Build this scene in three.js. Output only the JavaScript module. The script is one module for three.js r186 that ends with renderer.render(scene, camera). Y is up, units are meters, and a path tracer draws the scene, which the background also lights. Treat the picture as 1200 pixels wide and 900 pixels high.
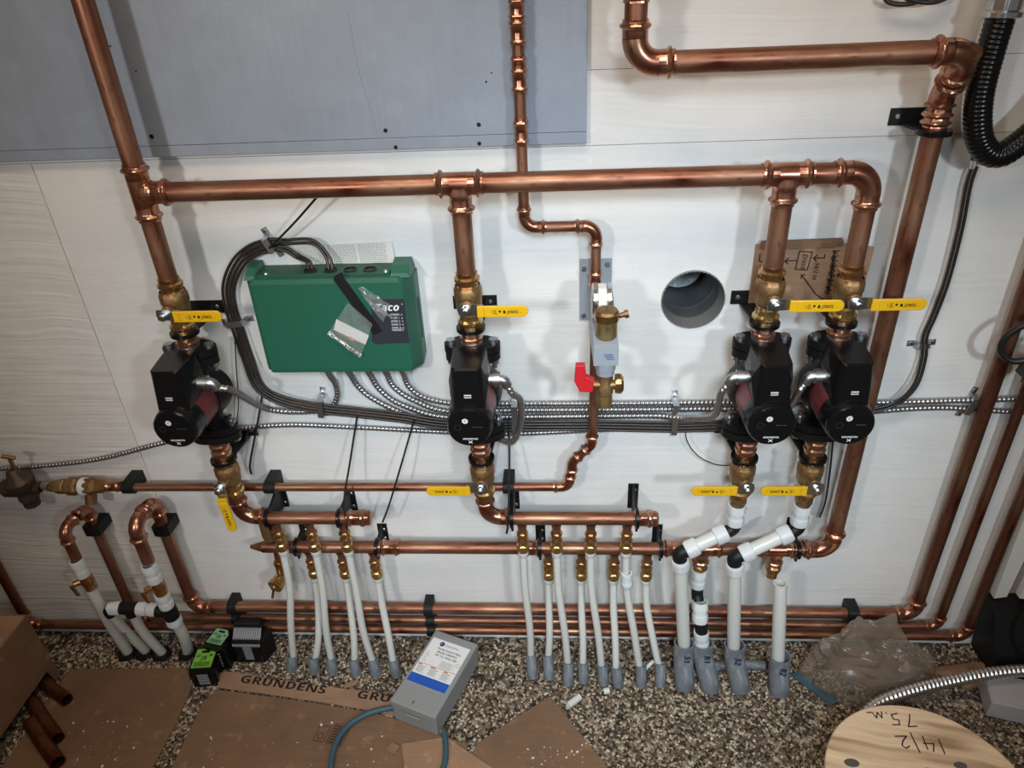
import * as THREE from 'three';
import { mergeGeometries, toCreasedNormals } from 'three/addons/utils/BufferGeometryUtils.js';
import { RoundedBoxGeometry } from 'three/addons/geometries/RoundedBoxGeometry.js';
import { ConvexGeometry } from 'three/addons/geometries/ConvexGeometry.js';
import { RectAreaLightUniformsLib } from 'three/addons/lights/RectAreaLightUniformsLib.js';

// ---------------------------------------------------------------- camera, light, exposure
const scene = new THREE.Scene();
scene.background = new THREE.Color(0x000000);
const camera = new THREE.PerspectiveCamera(2 * Math.atan(450 / 850) * 180 / Math.PI, 1200 / 900, 0.05, 30);
camera.position.set(0, 1.4, 1.17);
camera.rotation.order = 'YXZ';
const DEG = Math.PI / 180;
camera.rotation.set(-30.86 * DEG, 4.5 * DEG, -2.894 * DEG);
const renderer = new THREE.WebGLRenderer({ antialias: true });
renderer.toneMapping = THREE.LinearToneMapping;
renderer.toneMappingExposure = 1.0;
renderer.shadowMap.enabled = true;
renderer.shadowMap.type = THREE.PCFSoftShadowMap;
RectAreaLightUniformsLib.init();
// unseen lamp heads behind the camera, placed to light the wall and pumps
const UNSEEN_LAMPS = [
  { at: [-0.95, 1.62, 1.95], aim: [-0.20, 0.76, 0], color: [1.0, 0.96, 0.92], power: 4.1, angle: 31, size: 4.2, who: 'unseen small tripod lamp lighting the wall from the green box side' },
  { at: [0.92, 1.62, 2.0], aim: [0.12, 0.52, 0], color: [0.84, 0.93, 1.0], power: 4.8, angle: 30, size: 4.2, who: 'unseen small tripod lamp lighting the wall from the cardboard sign side' },
  { at: [0.08, 1.86, 1.72], aim: [0.02, 0.46, 0], color: [0.72, 0.88, 1.0], power: 9.0, angle: 25, size: 9, who: 'unseen large soft lamp above the camera lighting the middle of the wall' },
];
// unseen ceiling panel, placed to warm the upper wall and the shadows
const UNSEEN_PANEL = { at: [-0.15, 2.445, 0.95], w: 1.2, h: 0.42, color: [1.0, 0.78, 0.57], intensity: 7.4 };

// ---------------------------------------------------------------- helpers
const V = (x, y, z) => new THREE.Vector3(x, y, z);
const P = a => a.isVector3 ? a.clone() : new THREE.Vector3(a[0], a[1], a[2]);
let seed = 20240611;
const rnd = () => { seed = (seed * 1664525 + 1013904223) >>> 0; return seed / 4294967296; };
const rr = (a, b) => a + (b - a) * rnd();
const taken = new Map();
const numbered = n => { const k = taken.get(n) || 0; taken.set(n, k + 1); return k ? `${n}_${String(k).padStart(3, '0')}` : n; };
const ORI = new WeakMap();
function tag(o, label, category, group) { o.userData = { label, category }; if (group) o.userData.group = group; return o; }
function thing(name, label, category, at = [0, 0, 0], group) {
  const g = new THREE.Group(); g.name = numbered(name); g.position.set(...at); tag(g, label, category, group);
  ORI.set(g, P(at)); scene.add(g); return g;
}
function mesh(name, geos, mat, parent = scene) {          // geometries in world coordinates
  let g = Array.isArray(geos) ? (geos.length > 1 ? mergeGeometries(geos.map(norm)) : geos[0]) : geos;
  const m = new THREE.Mesh(g, mat); m.castShadow = m.receiveShadow = true;
  const o = ORI.get(parent);
  if (o) { g = g.clone(); g.translate(-o.x, -o.y, -o.z); m.geometry = g; }
  ORI.set(m, o || V(0, 0, 0));
  m.name = parent === scene ? numbered(name) : name; parent.add(m); return m;
}
function norm(g) {
  const n = g.index ? g.toNonIndexed() : g.clone();
  for (const k of Object.keys(n.attributes)) if (!['position', 'normal', 'uv'].includes(k)) n.deleteAttribute(k);
  if (!n.attributes.uv) n.setAttribute('uv', new THREE.BufferAttribute(new Float32Array(n.attributes.position.count * 2), 2));
  if (!n.attributes.normal) n.computeVertexNormals();
  return n;
}
function struct(m) { m.userData.kind = 'structure'; return m; }
function uvs(g, su, sv) { const a = g.attributes.uv; for (let i = 0; i < a.count; i++) a.setXY(i, a.getX(i) * su, a.getY(i) * sv); return g; }
const QY = (dir) => new THREE.Quaternion().setFromUnitVectors(V(0, 1, 0), P(dir).normalize());
function place(g, pos, quat) { const m = new THREE.Matrix4().compose(P(pos), quat || new THREE.Quaternion(), V(1, 1, 1)); g.applyMatrix4(m); return g; }
function cyl(a, b, r, seg = 20, r2) {
  a = P(a); b = P(b); const d = b.clone().sub(a), L = d.length();
  const g = new THREE.CylinderGeometry(r2 ?? r, r, L, seg, 1); uvs(g, 1, L / 0.3);
  return place(g, a.clone().add(b).multiplyScalar(0.5), QY(d));
}
function lathe(prof, pos, dir, seg = 20) {
  if (prof[0][1] > prof[prof.length - 1][1]) prof = prof.slice().reverse();
  return place(toCreasedNormals(new THREE.LatheGeometry(prof.map(p => new THREE.Vector2(p[0], p[1])), seg), seg > 8 ? .62 : .3), pos, QY(dir)); }
function box(x0, x1, y0, y1, z0, z1, r = 0) {
  const g = r ? new RoundedBoxGeometry(x1 - x0, y1 - y0, z1 - z0, 1, r) : new THREE.BoxGeometry(x1 - x0, y1 - y0, z1 - z0);
  g.translate((x0 + x1) / 2, (y0 + y1) / 2, (z0 + z1) / 2); return g;
}
function sweep(pts, r, { n, radial = 12, caps = true, curve, tension = 0.5, open = false } = {}) {   // r: number or f(s, theta, t)
  const c = curve || new THREE.CatmullRomCurve3(pts.map(P), false, 'catmullrom', tension);
  const L = c.getLength(); n = n || Math.max(4, Math.ceil(L / 0.012));
  const fr = c.computeFrenetFrames(n, false), pos = [], uv = [], idx = [];
  const f = typeof r === 'function' ? r : () => r;
  for (let i = 0; i <= n; i++) {
    const t = i / n, p = c.getPointAt(t), N = fr.normals[i], B = fr.binormals[i];
    for (let j = 0; j <= radial; j++) {
      const th = j / radial * Math.PI * 2, q = f(t * L, th, t), cs = Math.cos(th) * q, sn = Math.sin(th) * q;
      pos.push(p.x + N.x * cs + B.x * sn, p.y + N.y * cs + B.y * sn, p.z + N.z * cs + B.z * sn); uv.push(j / radial, t * L / 0.3);
    }
  }
  const w = radial + 1;
  for (let i = 0; i < n; i++) for (let j = 0; j < radial; j++) { const a = i * w + j; idx.push(a, a + 1, a + w, a + 1, a + w + 1, a + w); }
  const g = new THREE.BufferGeometry();
  g.setAttribute('position', new THREE.Float32BufferAttribute(pos, 3)); g.setAttribute('uv', new THREE.Float32BufferAttribute(uv, 2)); g.setIndex(idx); g.computeVertexNormals();
  const nn = g.attributes.normal;                            // close the seam
  for (let i = 0; i <= n; i++) { const a = i * w, b = a + radial, v = V(nn.getX(a) + nn.getX(b), nn.getY(a) + nn.getY(b), nn.getZ(a) + nn.getZ(b)).normalize(); nn.setXYZ(a, v.x, v.y, v.z); nn.setXYZ(b, v.x, v.y, v.z); }
  if (!caps) return g;
  const out = [norm(g)];
  for (const e of [0, 1]) {
    const cap = new THREE.CircleGeometry(f(e * L, 0, e), radial), tan = c.getTangentAt(e).multiplyScalar(e ? 1 : -1);
    place(cap, c.getPointAt(e), new THREE.Quaternion().setFromUnitVectors(V(0, 0, 1), tan)); out.push(norm(cap));
  }
  return mergeGeometries(out);
}
function hollow(pts, r, ri, opt = {}) {                       // open tube with a wall
  const c = new THREE.CatmullRomCurve3(pts.map(P), false, 'catmullrom', 0.5), o = { ...opt, caps: false, curve: c, radial: opt.radial || 20 };
  const out = [norm(sweep(null, r, o)), norm(sweep(null, ri, o))];
  for (const e of [0, 1]) out.push(norm(place(new THREE.RingGeometry(ri, r, 20), c.getPointAt(e), new THREE.Quaternion().setFromUnitVectors(V(0, 0, 1), c.getTangentAt(e).multiplyScalar(e ? 1 : -1)))));
  return mergeGeometries(out);
}
const ridge = (r, pitch, amp) => (s, th) => { let u = (s / pitch + th / (2 * Math.PI)) % 1; if (u < 0) u += 1; return r * (1 - amp + amp * Math.pow(Math.sin(Math.PI * u), 0.55)); };
function armored(pts, r, pitch = 0.0078, amp = 0.36, radial = 10) {
  const c = new THREE.CatmullRomCurve3(pts.map(P), false, 'catmullrom', 0.5), L = c.getLength();
  c.arcLengthDivisions = 400; c.updateArcLengths();
  return sweep(null, ridge(r, pitch, amp), { curve: c, n: Math.ceil(L / pitch * 5), radial });
}
// press fittings
const sock = (r, L) => [[1.14 * r, 0], [1.14 * r, .42 * L], [1.19 * r, .5 * L], [1.36 * r, .58 * L], [1.41 * r, .66 * L], [1.36 * r, .74 * L], [1.18 * r, .82 * L], [1.13 * r, .88 * L], [1.15 * r, L], [0.98 * r, L]];
const socket = (pos, dir, r, L) => lathe(sock(r, L), pos, dir, 24);
function arcCurve(corner, da, db, R, n = 10) {
  const a = P(da).normalize(), b = P(db).normalize(), c = P(corner), half = Math.acos(Math.max(-1, Math.min(1, a.dot(b)))) / 2;
  const t = R, cen = c.clone().add(a.clone().add(b).normalize().multiplyScalar(t / Math.cos(half)));
  const pa = c.clone().addScaledVector(a, t), pb = c.clone().addScaledVector(b, t), va = pa.clone().sub(cen), vb = pb.clone().sub(cen), ang = va.angleTo(vb), pts = [];
  for (let i = 0; i <= n; i++) { const u = i / n; pts.push(cen.clone().addScaledVector(va, Math.sin((1 - u) * ang) / Math.sin(ang)).addScaledVector(vb, Math.sin(u * ang) / Math.sin(ang))); }
  return pts;
}
function elbowGeo(corner, da, db, r, R = 2.1 * r, L = 1.5 * r) {
  const pts = arcCurve(corner, da, db, R), c = P(corner), a = P(da).normalize(), b = P(db).normalize();
  return [sweep(pts, 1.14 * r, { n: 14, radial: 24, caps: false, tension: .5 }), socket(c.clone().addScaledVector(a, R), a, r, L), socket(c.clone().addScaledVector(b, R), b, r, L)];
}
function teeGeo(c, axis, br, r, rb = r, half = 2.4 * r, bl = 1.5 * r) {
  c = P(c); const a = P(axis).normalize(), b = P(br).normalize(), L = 1.5 * r, Lb = 1.5 * rb;
  return [cyl(c.clone().addScaledVector(a, -(half - L)), c.clone().addScaledVector(a, half - L), 1.14 * r, 24),
    socket(c.clone().addScaledVector(a, half - L), a, r, L), socket(c.clone().addScaledVector(a, -(half - L)), a.clone().negate(), r, L),
    lathe([[1.22 * rb, 0.2 * r], [1.3 * rb, 1.0 * r], [1.14 * rb, 1.25 * r], [1.14 * rb, bl]], c, b, 24), socket(c.clone().addScaledVector(b, bl), b, rb, Lb)];
}
function couplingGeo(c, axis, r, half = 1.5 * r) { c = P(c); const a = P(axis).normalize(); return [socket(c, a, r, half), socket(c, a.clone().negate(), r, half)]; }
const DOWN = [0, -1, 0], UPV = [0, 1, 0], LEFT = [-1, 0, 0], RIGHT = [1, 0, 0], OUT = [0, 0, 1];
// pieces of flat sheet
function ext(pts, depth, bevel = 0, holes = []) {
  const s = new THREE.Shape(pts.map(p => new THREE.Vector2(p[0], p[1])));
  for (const [x, y, r] of holes) { const h = new THREE.Path(); h.absarc(x, y, r, 0, Math.PI * 2, true); s.holes.push(h); }
  return new THREE.ExtrudeGeometry(s, { depth, bevelEnabled: bevel > 0, bevelThickness: bevel, bevelSize: bevel, bevelSegments: 2, curveSegments: 24 });
}
function extY(pts, y0, y1) { const g = ext(pts.map(([x, z]) => [x, -z]), y1 - y0); g.rotateX(-Math.PI / 2); g.translate(0, y0, 0); return g; }   // plan outline (x, z) raised along y
function extX(pts, x0, x1, holes) { const g = ext(pts.map(([z, y]) => [-z, y]), x1 - x0, 0, holes); g.rotateY(Math.PI / 2); g.translate(x0, 0, 0); return g; } // side outline (z, y) along x

// ---------------------------------------------------------------- textures
function hash2(x, y) { let h = (x * 374761393 + y * 668265263) | 0; h = Math.imul(h ^ (h >>> 13), 1274126177); return ((h ^ (h >>> 16)) >>> 0) / 4294967296; }
function vnoise(x, y, px, py) {
  const xi = Math.floor(x), yi = Math.floor(y), fx = x - xi, fy = y - yi, u = fx * fx * (3 - 2 * fx), v = fy * fy * (3 - 2 * fy);
  const w = (i, j) => hash2(((i % px) + px) % px, ((j % py) + py) % py);
  return (w(xi, yi) * (1 - u) + w(xi + 1, yi) * u) * (1 - v) + (w(xi, yi + 1) * (1 - u) + w(xi + 1, yi + 1) * u) * v;
}
function fbm(x, y, p, oct = 4) { let s = 0, a = .5, f = 1; for (let i = 0; i < oct; i++) { s += a * vnoise(x * p * f, y * p * f, p * f, p * f); a *= .5; f *= 2; } return s / (1 - Math.pow(.5, oct)); }
function dataTex(W, H, fn, srgb = true) {
  const d = new Uint8Array(W * H * 4);
  for (let j = 0; j < H; j++) for (let i = 0; i < W; i++) { const c = fn(i / W, j / H, i, j), k = (j * W + i) * 4; d[k] = c[0]; d[k + 1] = c[1]; d[k + 2] = c[2]; d[k + 3] = c[3] ?? 255; }
  const t = new THREE.DataTexture(d, W, H); t.wrapS = t.wrapT = THREE.RepeatWrapping; t.magFilter = THREE.LinearFilter; t.minFilter = THREE.LinearMipmapLinearFilter; t.generateMipmaps = true;
  if (srgb) t.colorSpace = THREE.SRGBColorSpace; t.needsUpdate = true; return t;
}
function canvasTex(w, h, draw) {
  const c = document.createElement('canvas'); c.width = w; c.height = h; const x = c.getContext('2d'); draw(x, w, h);
  const t = new THREE.CanvasTexture(c); t.colorSpace = THREE.SRGBColorSpace; return t;
}
const rep = (t, u, v) => { const c = t.clone(); c.repeat.set(u, v); c.needsUpdate = true; return c; };
const cl = v => Math.max(0, Math.min(255, v));

const woodHeight = (u, v) => {                      // plywood relief under paint, grain along x
  const wob = fbm(u, v, 3, 3) * .09, g1 = vnoise(u * 6, (v + wob) * 150, 6, 150), g2 = vnoise(u * 12, (v + wob * .8) * 340, 12, 340);
  return g1 * .6 + g2 * .4;
};
const wallTex = dataTex(1024, 1024, (u, v) => {
  const h = woodHeight(u, v), b = fbm(u, v, 5, 4), s = fbm(u + .37, v + .11, 24, 3), f = hash2(u * 1024 | 0, v * 1024 | 0);
  const k = 224 + (h - .5) * 5 + (b - .5) * 16 + (s - .5) * 9 + (f - .5) * 4;
  return [cl(k), cl(k - 1 - (b - .5) * 8), cl(k - 4 - (b - .5) * 14)];
});
const wallBump = dataTex(1024, 1024, (u, v) => { const k = cl(woodHeight(u, v) * 255); return [k, k, k]; }, false);
const copperTex = dataTex(512, 512, (u, v) => {
  const a = fbm(u, v, 4, 4), b = vnoise(u * 60, v * 10, 60, 10), c = fbm(u + .5, v + .3, 14, 3), f = hash2(u * 512 | 0, v * 512 | 0);
  const k = .86 + (a - .5) * .32 + (b - .5) * .08 + (f - .5) * .05 - (c > .66 ? (c - .66) * .8 : 0);
  return [cl(255 * k), cl(250 * k * (.94 + (a - .5) * .3)), cl(245 * k * (.9 + (a - .5) * .3))];
});
const roughTex = dataTex(256, 256, (u, v) => { const k = cl(255 * (.55 + fbm(u, v, 6, 4) * .8 - .25)); return [k, k, k]; }, false);
const cardTex = dataTex(512, 512, (u, v) => {
  const a = fbm(u, v, 5, 4), b = vnoise(u * 8, v * 128, 8, 128), f = hash2(u * 512 | 0, v * 512 | 0), c = fbm(u + .2, v + .6, 20, 3);
  const k = 1 + (a - .5) * .25 + (b - .5) * .06 + (f - .5) * .08 + (c > .68 ? (c - .68) * .9 : 0);
  return [cl(155 * k), cl(122 * k), cl(96 * k)];
});
const dustTex = dataTex(512, 512, (u, v) => {         // grime and scuffs on grey plastic
  const a = fbm(u, v, 6, 4), c = fbm(u + .2, v + .6, 22, 3), f = hash2(u * 512 | 0, v * 512 | 0);
  const k = 205 + (a - .5) * 90 + (f - .5) * 26 + (c > .55 ? (c - .55) * 300 : 0);
  return [cl(k), cl(k), cl(k)];
});
const panelTex = dataTex(1024, 1024, (u, v, i, j) => {
  const a = fbm(u, v, 4, 4), f = hash2(i, j), s = fbm(u + .4, v + .8, 40, 2), g = vnoise(u * 200, v * 10, 200, 10);
  const k = 1 + (a - .5) * .16 + (f - .5) * .05 + (g - .5) * .02 + (s - .5) * .05;
  return [cl(143 * k), cl(153 * k), cl(167 * k)];
});
const plyTex = dataTex(512, 512, (u, v, i, j) => {
  const w = fbm(u, v, 3, 3) * .05, g = vnoise(u * 3, (v + w) * 26, 3, 26), g2 = vnoise(u * 8, (v + w) * 120, 8, 120), f = hash2(i, j);
  const d = Math.pow(g, 3) * .34, k = 1.04 - d + (g2 - .5) * .1 + (f - .5) * .05;
  return [cl(222 * k), cl(194 * k * (1 - d * .2)), cl(160 * k * (1 - d * .4))];
});
// chips of stone in the floor: nearest cell of a jittered lattice
const chipPal = [[192, 175, 150], [156, 137, 114], [120, 102, 84], [88, 73, 60], [58, 49, 41], [206, 195, 174], [135, 117, 98], [44, 37, 32], [103, 86, 71]];
const CH = 150;
function chipAt(u, v) {
  const x = u * CH, y = v * CH, xi = Math.floor(x), yi = Math.floor(y); let d1 = 9, d2 = 9, id = 0;
  for (let j = -1; j <= 1; j++) for (let i = -1; i <= 1; i++) {
    const a = ((xi + i) % CH + CH) % CH, b = ((yi + j) % CH + CH) % CH, dx = xi + i + hash2(a, b) - x, dy = yi + j + hash2(a + 999, b) - y, d = dx * dx + dy * dy;
    if (d < d1) { d2 = d1; d1 = d; id = hash2(a + 77, b + 31); } else if (d < d2) d2 = d;
  }
  return [id, Math.sqrt(d2) - Math.sqrt(d1)];
}
const floorTex = dataTex(1024, 1024, (u, v, i, j) => { const [id] = chipAt(u, v), p = chipPal[Math.floor(id * chipPal.length)], k = (.9 + (hash2(i, j) - .5) * .2) ;  return [cl(p[0] * k), cl(p[1] * k), cl(p[2] * k)]; });
const floorBump = dataTex(1024, 1024, (u, v) => { const [id, e] = chipAt(u, v), k = cl(Math.min(1, e * 3) * (110 + 130 * id)); return [k, k, k]; }, false);

// ---------------------------------------------------------------- materials
const std = (o) => new THREE.MeshStandardMaterial({ side: THREE.DoubleSide, ...o });
const phy = (o) => new THREE.MeshPhysicalMaterial({ side: THREE.DoubleSide, ...o });
const lin = (r, g, b) => new THREE.Color().setRGB(r, g, b);
const M = {};
M.wall = std({ map: rep(wallTex, .9, .9), bumpMap: rep(wallBump, .9, .9), bumpScale: .0004, roughness: .62 });
M.wallRough = std({ color: lin(.96, .945, .93), map: rep(wallTex, .9, .9), bumpMap: rep(wallBump, .9, .9), bumpScale: .0014, roughness: .66 });
M.roomWall = std({ color: lin(.44, .34, .24), map: rep(wallTex, .5, .5), roughness: .85 });  // unseen room surfaces: dim warm tone picked to darken and warm the bounce
M.floor = std({ map: rep(floorTex, 1, 1), bumpMap: rep(floorBump, 1, 1), bumpScale: .002, roughness: .75 });
M.copper = std({ color: lin(.41, .226, .160), map: copperTex, metalness: .84, roughness: .68, roughnessMap: roughTex });
M.fit = std({ color: lin(.70, .415, .315), map: copperTex, metalness: .95, roughness: .28 });
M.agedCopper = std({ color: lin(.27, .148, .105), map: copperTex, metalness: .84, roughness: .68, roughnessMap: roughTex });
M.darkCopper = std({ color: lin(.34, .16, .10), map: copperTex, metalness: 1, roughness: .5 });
M.brass = std({ color: lin(.78, .57, .27), metalness: .95, roughness: .27, map: copperTex });
M.brassCast = std({ color: lin(.46, .35, .18), metalness: .85, roughness: .5, map: copperTex });
M.bronze = std({ color: lin(.09, .066, .05), metalness: .7, roughness: .55 });
M.black = phy({ color: lin(.0055, .0055, .006), roughness: .26, specularIntensity: .7 });
M.blackMatte = phy({ color: lin(.008, .008, .0085), roughness: .5, specularIntensity: .6 });
M.castBlack = phy({ color: lin(.0065, .0065, .007), roughness: .42, specularIntensity: .7 });
M.maroon = std({ color: lin(.19, .030, .036), roughness: .4, metalness: .2 });
M.steel = std({ color: lin(.62, .63, .64), metalness: 1, roughness: .28 });
M.zinc = std({ color: lin(.50, .52, .54), metalness: 1, roughness: .38 });
M.armor = std({ color: lin(.40, .40, .41), metalness: .93, roughness: .35 });
M.galv = std({ color: lin(.50, .53, .55), metalness: .55, roughness: .45, map: dustTex });
M.galvRim = std({ color: lin(.62, .64, .65), metalness: .35, roughness: .5, map: dustTex });
M.yellow = std({ color: lin(.74, .43, .010), roughness: .36 });
M.green = std({ color: lin(.018, .112, .070), roughness: .42 });
M.greenDark = std({ color: lin(.013, .075, .046), roughness: .5 });
M.labelDark = std({ color: lin(.030, .034, .042), roughness: .4 });
M.pex = phy({ color: lin(.66, .675, .635), roughness: .36, clearcoat: .15 });
M.pexFit = std({ color: lin(.68, .71, .72), roughness: .45 });
M.pvc = std({ color: lin(.25, .28, .31), roughness: .6, map: rep(dustTex, 1, 1) });
M.pvcPale = std({ color: lin(.42, .43, .44), roughness: .5 });
M.greyPaint = std({ color: lin(.30, .34, .38), roughness: .42 });
M.ctrl = std({ color: lin(.27, .28, .275), roughness: .5 });
M.panel = std({ map: rep(panelTex, 1, 1), roughness: .46, metalness: .1 });
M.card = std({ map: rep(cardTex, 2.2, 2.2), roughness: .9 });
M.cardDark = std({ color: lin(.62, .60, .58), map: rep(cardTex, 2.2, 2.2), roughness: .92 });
M.cardPale = std({ color: lin(1, 1.02, 1.06), map: rep(cardTex, 3, 3), roughness: .9 });
M.cardGrey = std({ color: lin(.42, .42, .44), roughness: .85 });
M.white = std({ color: lin(.76, .76, .74), roughness: .55 });
M.paper = std({ color: lin(.74, .73, .70), roughness: .85 });
M.red = std({ color: lin(.56, .018, .026), roughness: .38 });
M.brown = std({ color: lin(.026, .020, .017), roughness: .36 });
M.tie = std({ color: lin(.010, .010, .011), roughness: .42 });
M.blue = std({ color: lin(.045, .105, .14), roughness: .5 });
M.ply = std({ map: rep(plyTex, 3, 3), roughness: .72 });
M.knot = std({ color: lin(.10, .085, .075), roughness: .8 });
M.alu = std({ color: lin(.72, .73, .74), metalness: 1, roughness: .3 });
M.clear = phy({ color: lin(.92, .93, .93), transmission: .86, thickness: 0, roughness: .16, ior: 1.5, clearcoat: 1, clearcoatRoughness: .1 });
M.bag = phy({ color: lin(.78, .70, .60), transmission: .86, thickness: 0, roughness: .24, ior: 1.4 });
M.foil = std({ color: lin(.6, .58, .56), metalness: .75, roughness: .25 });
M.label = std({ color: lin(.76, .76, .75), roughness: .5 });
M.orange = std({ color: lin(.55, .16, .05), roughness: .4 });
M.foam = std({ color: lin(.66, .66, .62), roughness: .8 });
M.stone = std({ color: lin(1, 1, 1), roughness: .72 });
M.ink = std({ color: lin(.012, .011, .012), roughness: .7 });

function print(name, w, h, pw, ph, draw, parent, pos, quat, lift = 0.0004, rough = .6) {     // flat print on a surface; local plane faces +z
  const t = canvasTex(pw, ph, draw), g = new THREE.PlaneGeometry(w, h);
  const m = std({ map: t, transparent: true, roughness: rough, side: THREE.FrontSide });
  g.translate(0, 0, lift); place(g, pos, quat); return mesh(name, g, m, parent);
}
function wrapPrint(name, r, ang, h, pw, ph, draw, parent, base, top, face = 0, off = .0005) {   // print on a round pipe, from base to top
  base = P(base); top = P(top); const c = base.clone().add(top).multiplyScalar(.5), d = top.clone().sub(base);
  const g = new THREE.CylinderGeometry(r + off, r + off, h, 12, 1, true, face - ang / 2, ang); place(g, c, QY(d));
  return mesh(name, g, std({ map: canvasTex(pw, ph, draw), transparent: true, roughness: .6, side: THREE.FrontSide }), parent);
}

// ---------------------------------------------------------------- the room
{
  const wb = new THREE.Group(); wb.name = 'wall_back'; wb.userData.kind = 'structure'; scene.add(wb); ORI.set(wb, V(0, 0, 0));
  const sheet = (x0, x1, y0, y1, m, holes) => { const g = ext([[x0, y0], [x1, y0], [x1, y1], [x0, y1]], .25, 0, holes); g.translate(0, 0, -.25); return mesh('plywood_sheet', g, m, wb); };
  sheet(-1.7, -.8695, 0, .2642, M.wallRough);
  sheet(-1.7, -.8695, .2652, 1.1318, M.wallRough);
  sheet(-.8683, 1.9, 0, 1.1318, M.wall, [[.230, .866, .0545]]);
  sheet(-1.7, 1.9, 1.1328, 1.2415, M.wall);
  sheet(-1.7, 1.9, 1.2423, 2.5, M.wall);
  mesh('backing', box(-1.7, 1.9, 0, 2.5, -.30, -.25), M.roomWall, wb);
  for (const [x, y] of [[-.286, 1.105], [.052, 1.154], [.048, 1.106], [.456, 1.211], [.64, .60], [.655, .36], [.70, .46], [.128, .93], [-.39, .30], [-.60, .28]]) mesh('screw', lathe([[0, .0008], [.003, .0008], [.0048, .0002], [.0052, 0]], [x, y, 0], OUT, 12), M.paper, wb);
  struct(mesh('floor', (() => { const g = box(-1.7, 1.9, -.05, 0, -.05, 3.3), p = g.attributes.position, u = g.attributes.uv; for (let i = 0; i < p.count; i++) u.setXY(i, p.getX(i), p.getZ(i)); return g; })(), M.floor));
  struct(mesh('ceiling', box(-1.75, 1.95, 2.5, 2.56, -.3, 3.35), M.roomWall));
  struct(mesh('wall_left', box(-1.76, -1.7, 0, 2.5, -.3, 3.35), M.roomWall));
  struct(mesh('wall_right', box(1.9, 1.96, 0, 2.5, -.3, 3.35), M.roomWall));
  struct(mesh('wall_front', box(-1.7, 1.9, 0, 2.5, 3.3, 3.36), M.roomWall));
  struct(mesh('baseboard_back', box(-1.7, 1.9, 0, .014, 0, .006, .002), M.white));
}

// unseen lamps: three on tripods and a ceiling panel, out of view
for (const [i, l] of UNSEEN_LAMPS.entries()) {
  const t = thing('unseen_lamp', l.who, 'work light', [l.at[0], 0, l.at[2]]);
  const at = P(l.at), dir = P(l.aim).sub(at).normalize(), back = at.clone().addScaledVector(dir, -.06), q = new THREE.Quaternion().setFromUnitVectors(V(0, 0, 1), dir);
  mesh('pole', cyl([l.at[0], .45, l.at[2] + .10], [l.at[0], l.at[1] - .06, l.at[2] + .10], .014), M.blackMatte, t);
  for (let k = 0; k < 3; k++) { const a = k * 2.094 + .5; mesh('leg', cyl([l.at[0], .62, l.at[2] + .10], [l.at[0] + .42 * Math.cos(a), .008, l.at[2] + .10 + .42 * Math.sin(a)], .009), M.blackMatte, t); }
  mesh('housing', place(new RoundedBoxGeometry(.24, .20, .06, 1, .012), back, q), M.yellow, t);
  const face = mesh('lamp_face', place(new THREE.BoxGeometry(.19, .15, .004), at.clone().addScaledVector(dir, -.027), q), std({ color: 0xffffff, emissive: lin(...l.color), emissiveIntensity: 6 }), t);
  const s = new THREE.SpotLight(lin(...l.color), l.power, 0, l.angle * DEG, 1, 2);
  s.position.copy(at); s.target.position.set(...l.aim); s.castShadow = true; s.shadow.radius = l.size; s.shadow.mapSize.set(2048, 2048); scene.add(s, s.target); s.name = 'unseen_lamp_beam'; s.target.name = 'unseen_lamp_aim';
}
{
  const [x, y, z] = UNSEEN_PANEL.at, t = thing('unseen_ceiling_light', 'unseen flat warm panel overhead lighting the upper wall and pipework', 'ceiling light', [x, y, z]);
  mesh('frame', box(x - UNSEEN_PANEL.w / 2 - .02, x + UNSEEN_PANEL.w / 2 + .02, y + .012, 2.5, z - UNSEEN_PANEL.h / 2 - .02, z + UNSEEN_PANEL.h / 2 + .02, .004), M.white, t);
  mesh('diffuser', box(x - UNSEEN_PANEL.w / 2, x + UNSEEN_PANEL.w / 2, y + .006, y + .013, z - UNSEEN_PANEL.h / 2, z + UNSEEN_PANEL.h / 2), std({ color: 0xffffff, emissive: lin(...UNSEEN_PANEL.color), emissiveIntensity: 1.5 }), t);
  const r = new THREE.RectAreaLight(lin(...UNSEEN_PANEL.color), UNSEEN_PANEL.intensity, UNSEEN_PANEL.w, UNSEEN_PANEL.h); r.position.set(x, y, z); r.lookAt(x, 0, z); r.name = 'unseen_ceiling_light_glow'; scene.add(r);
}

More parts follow.
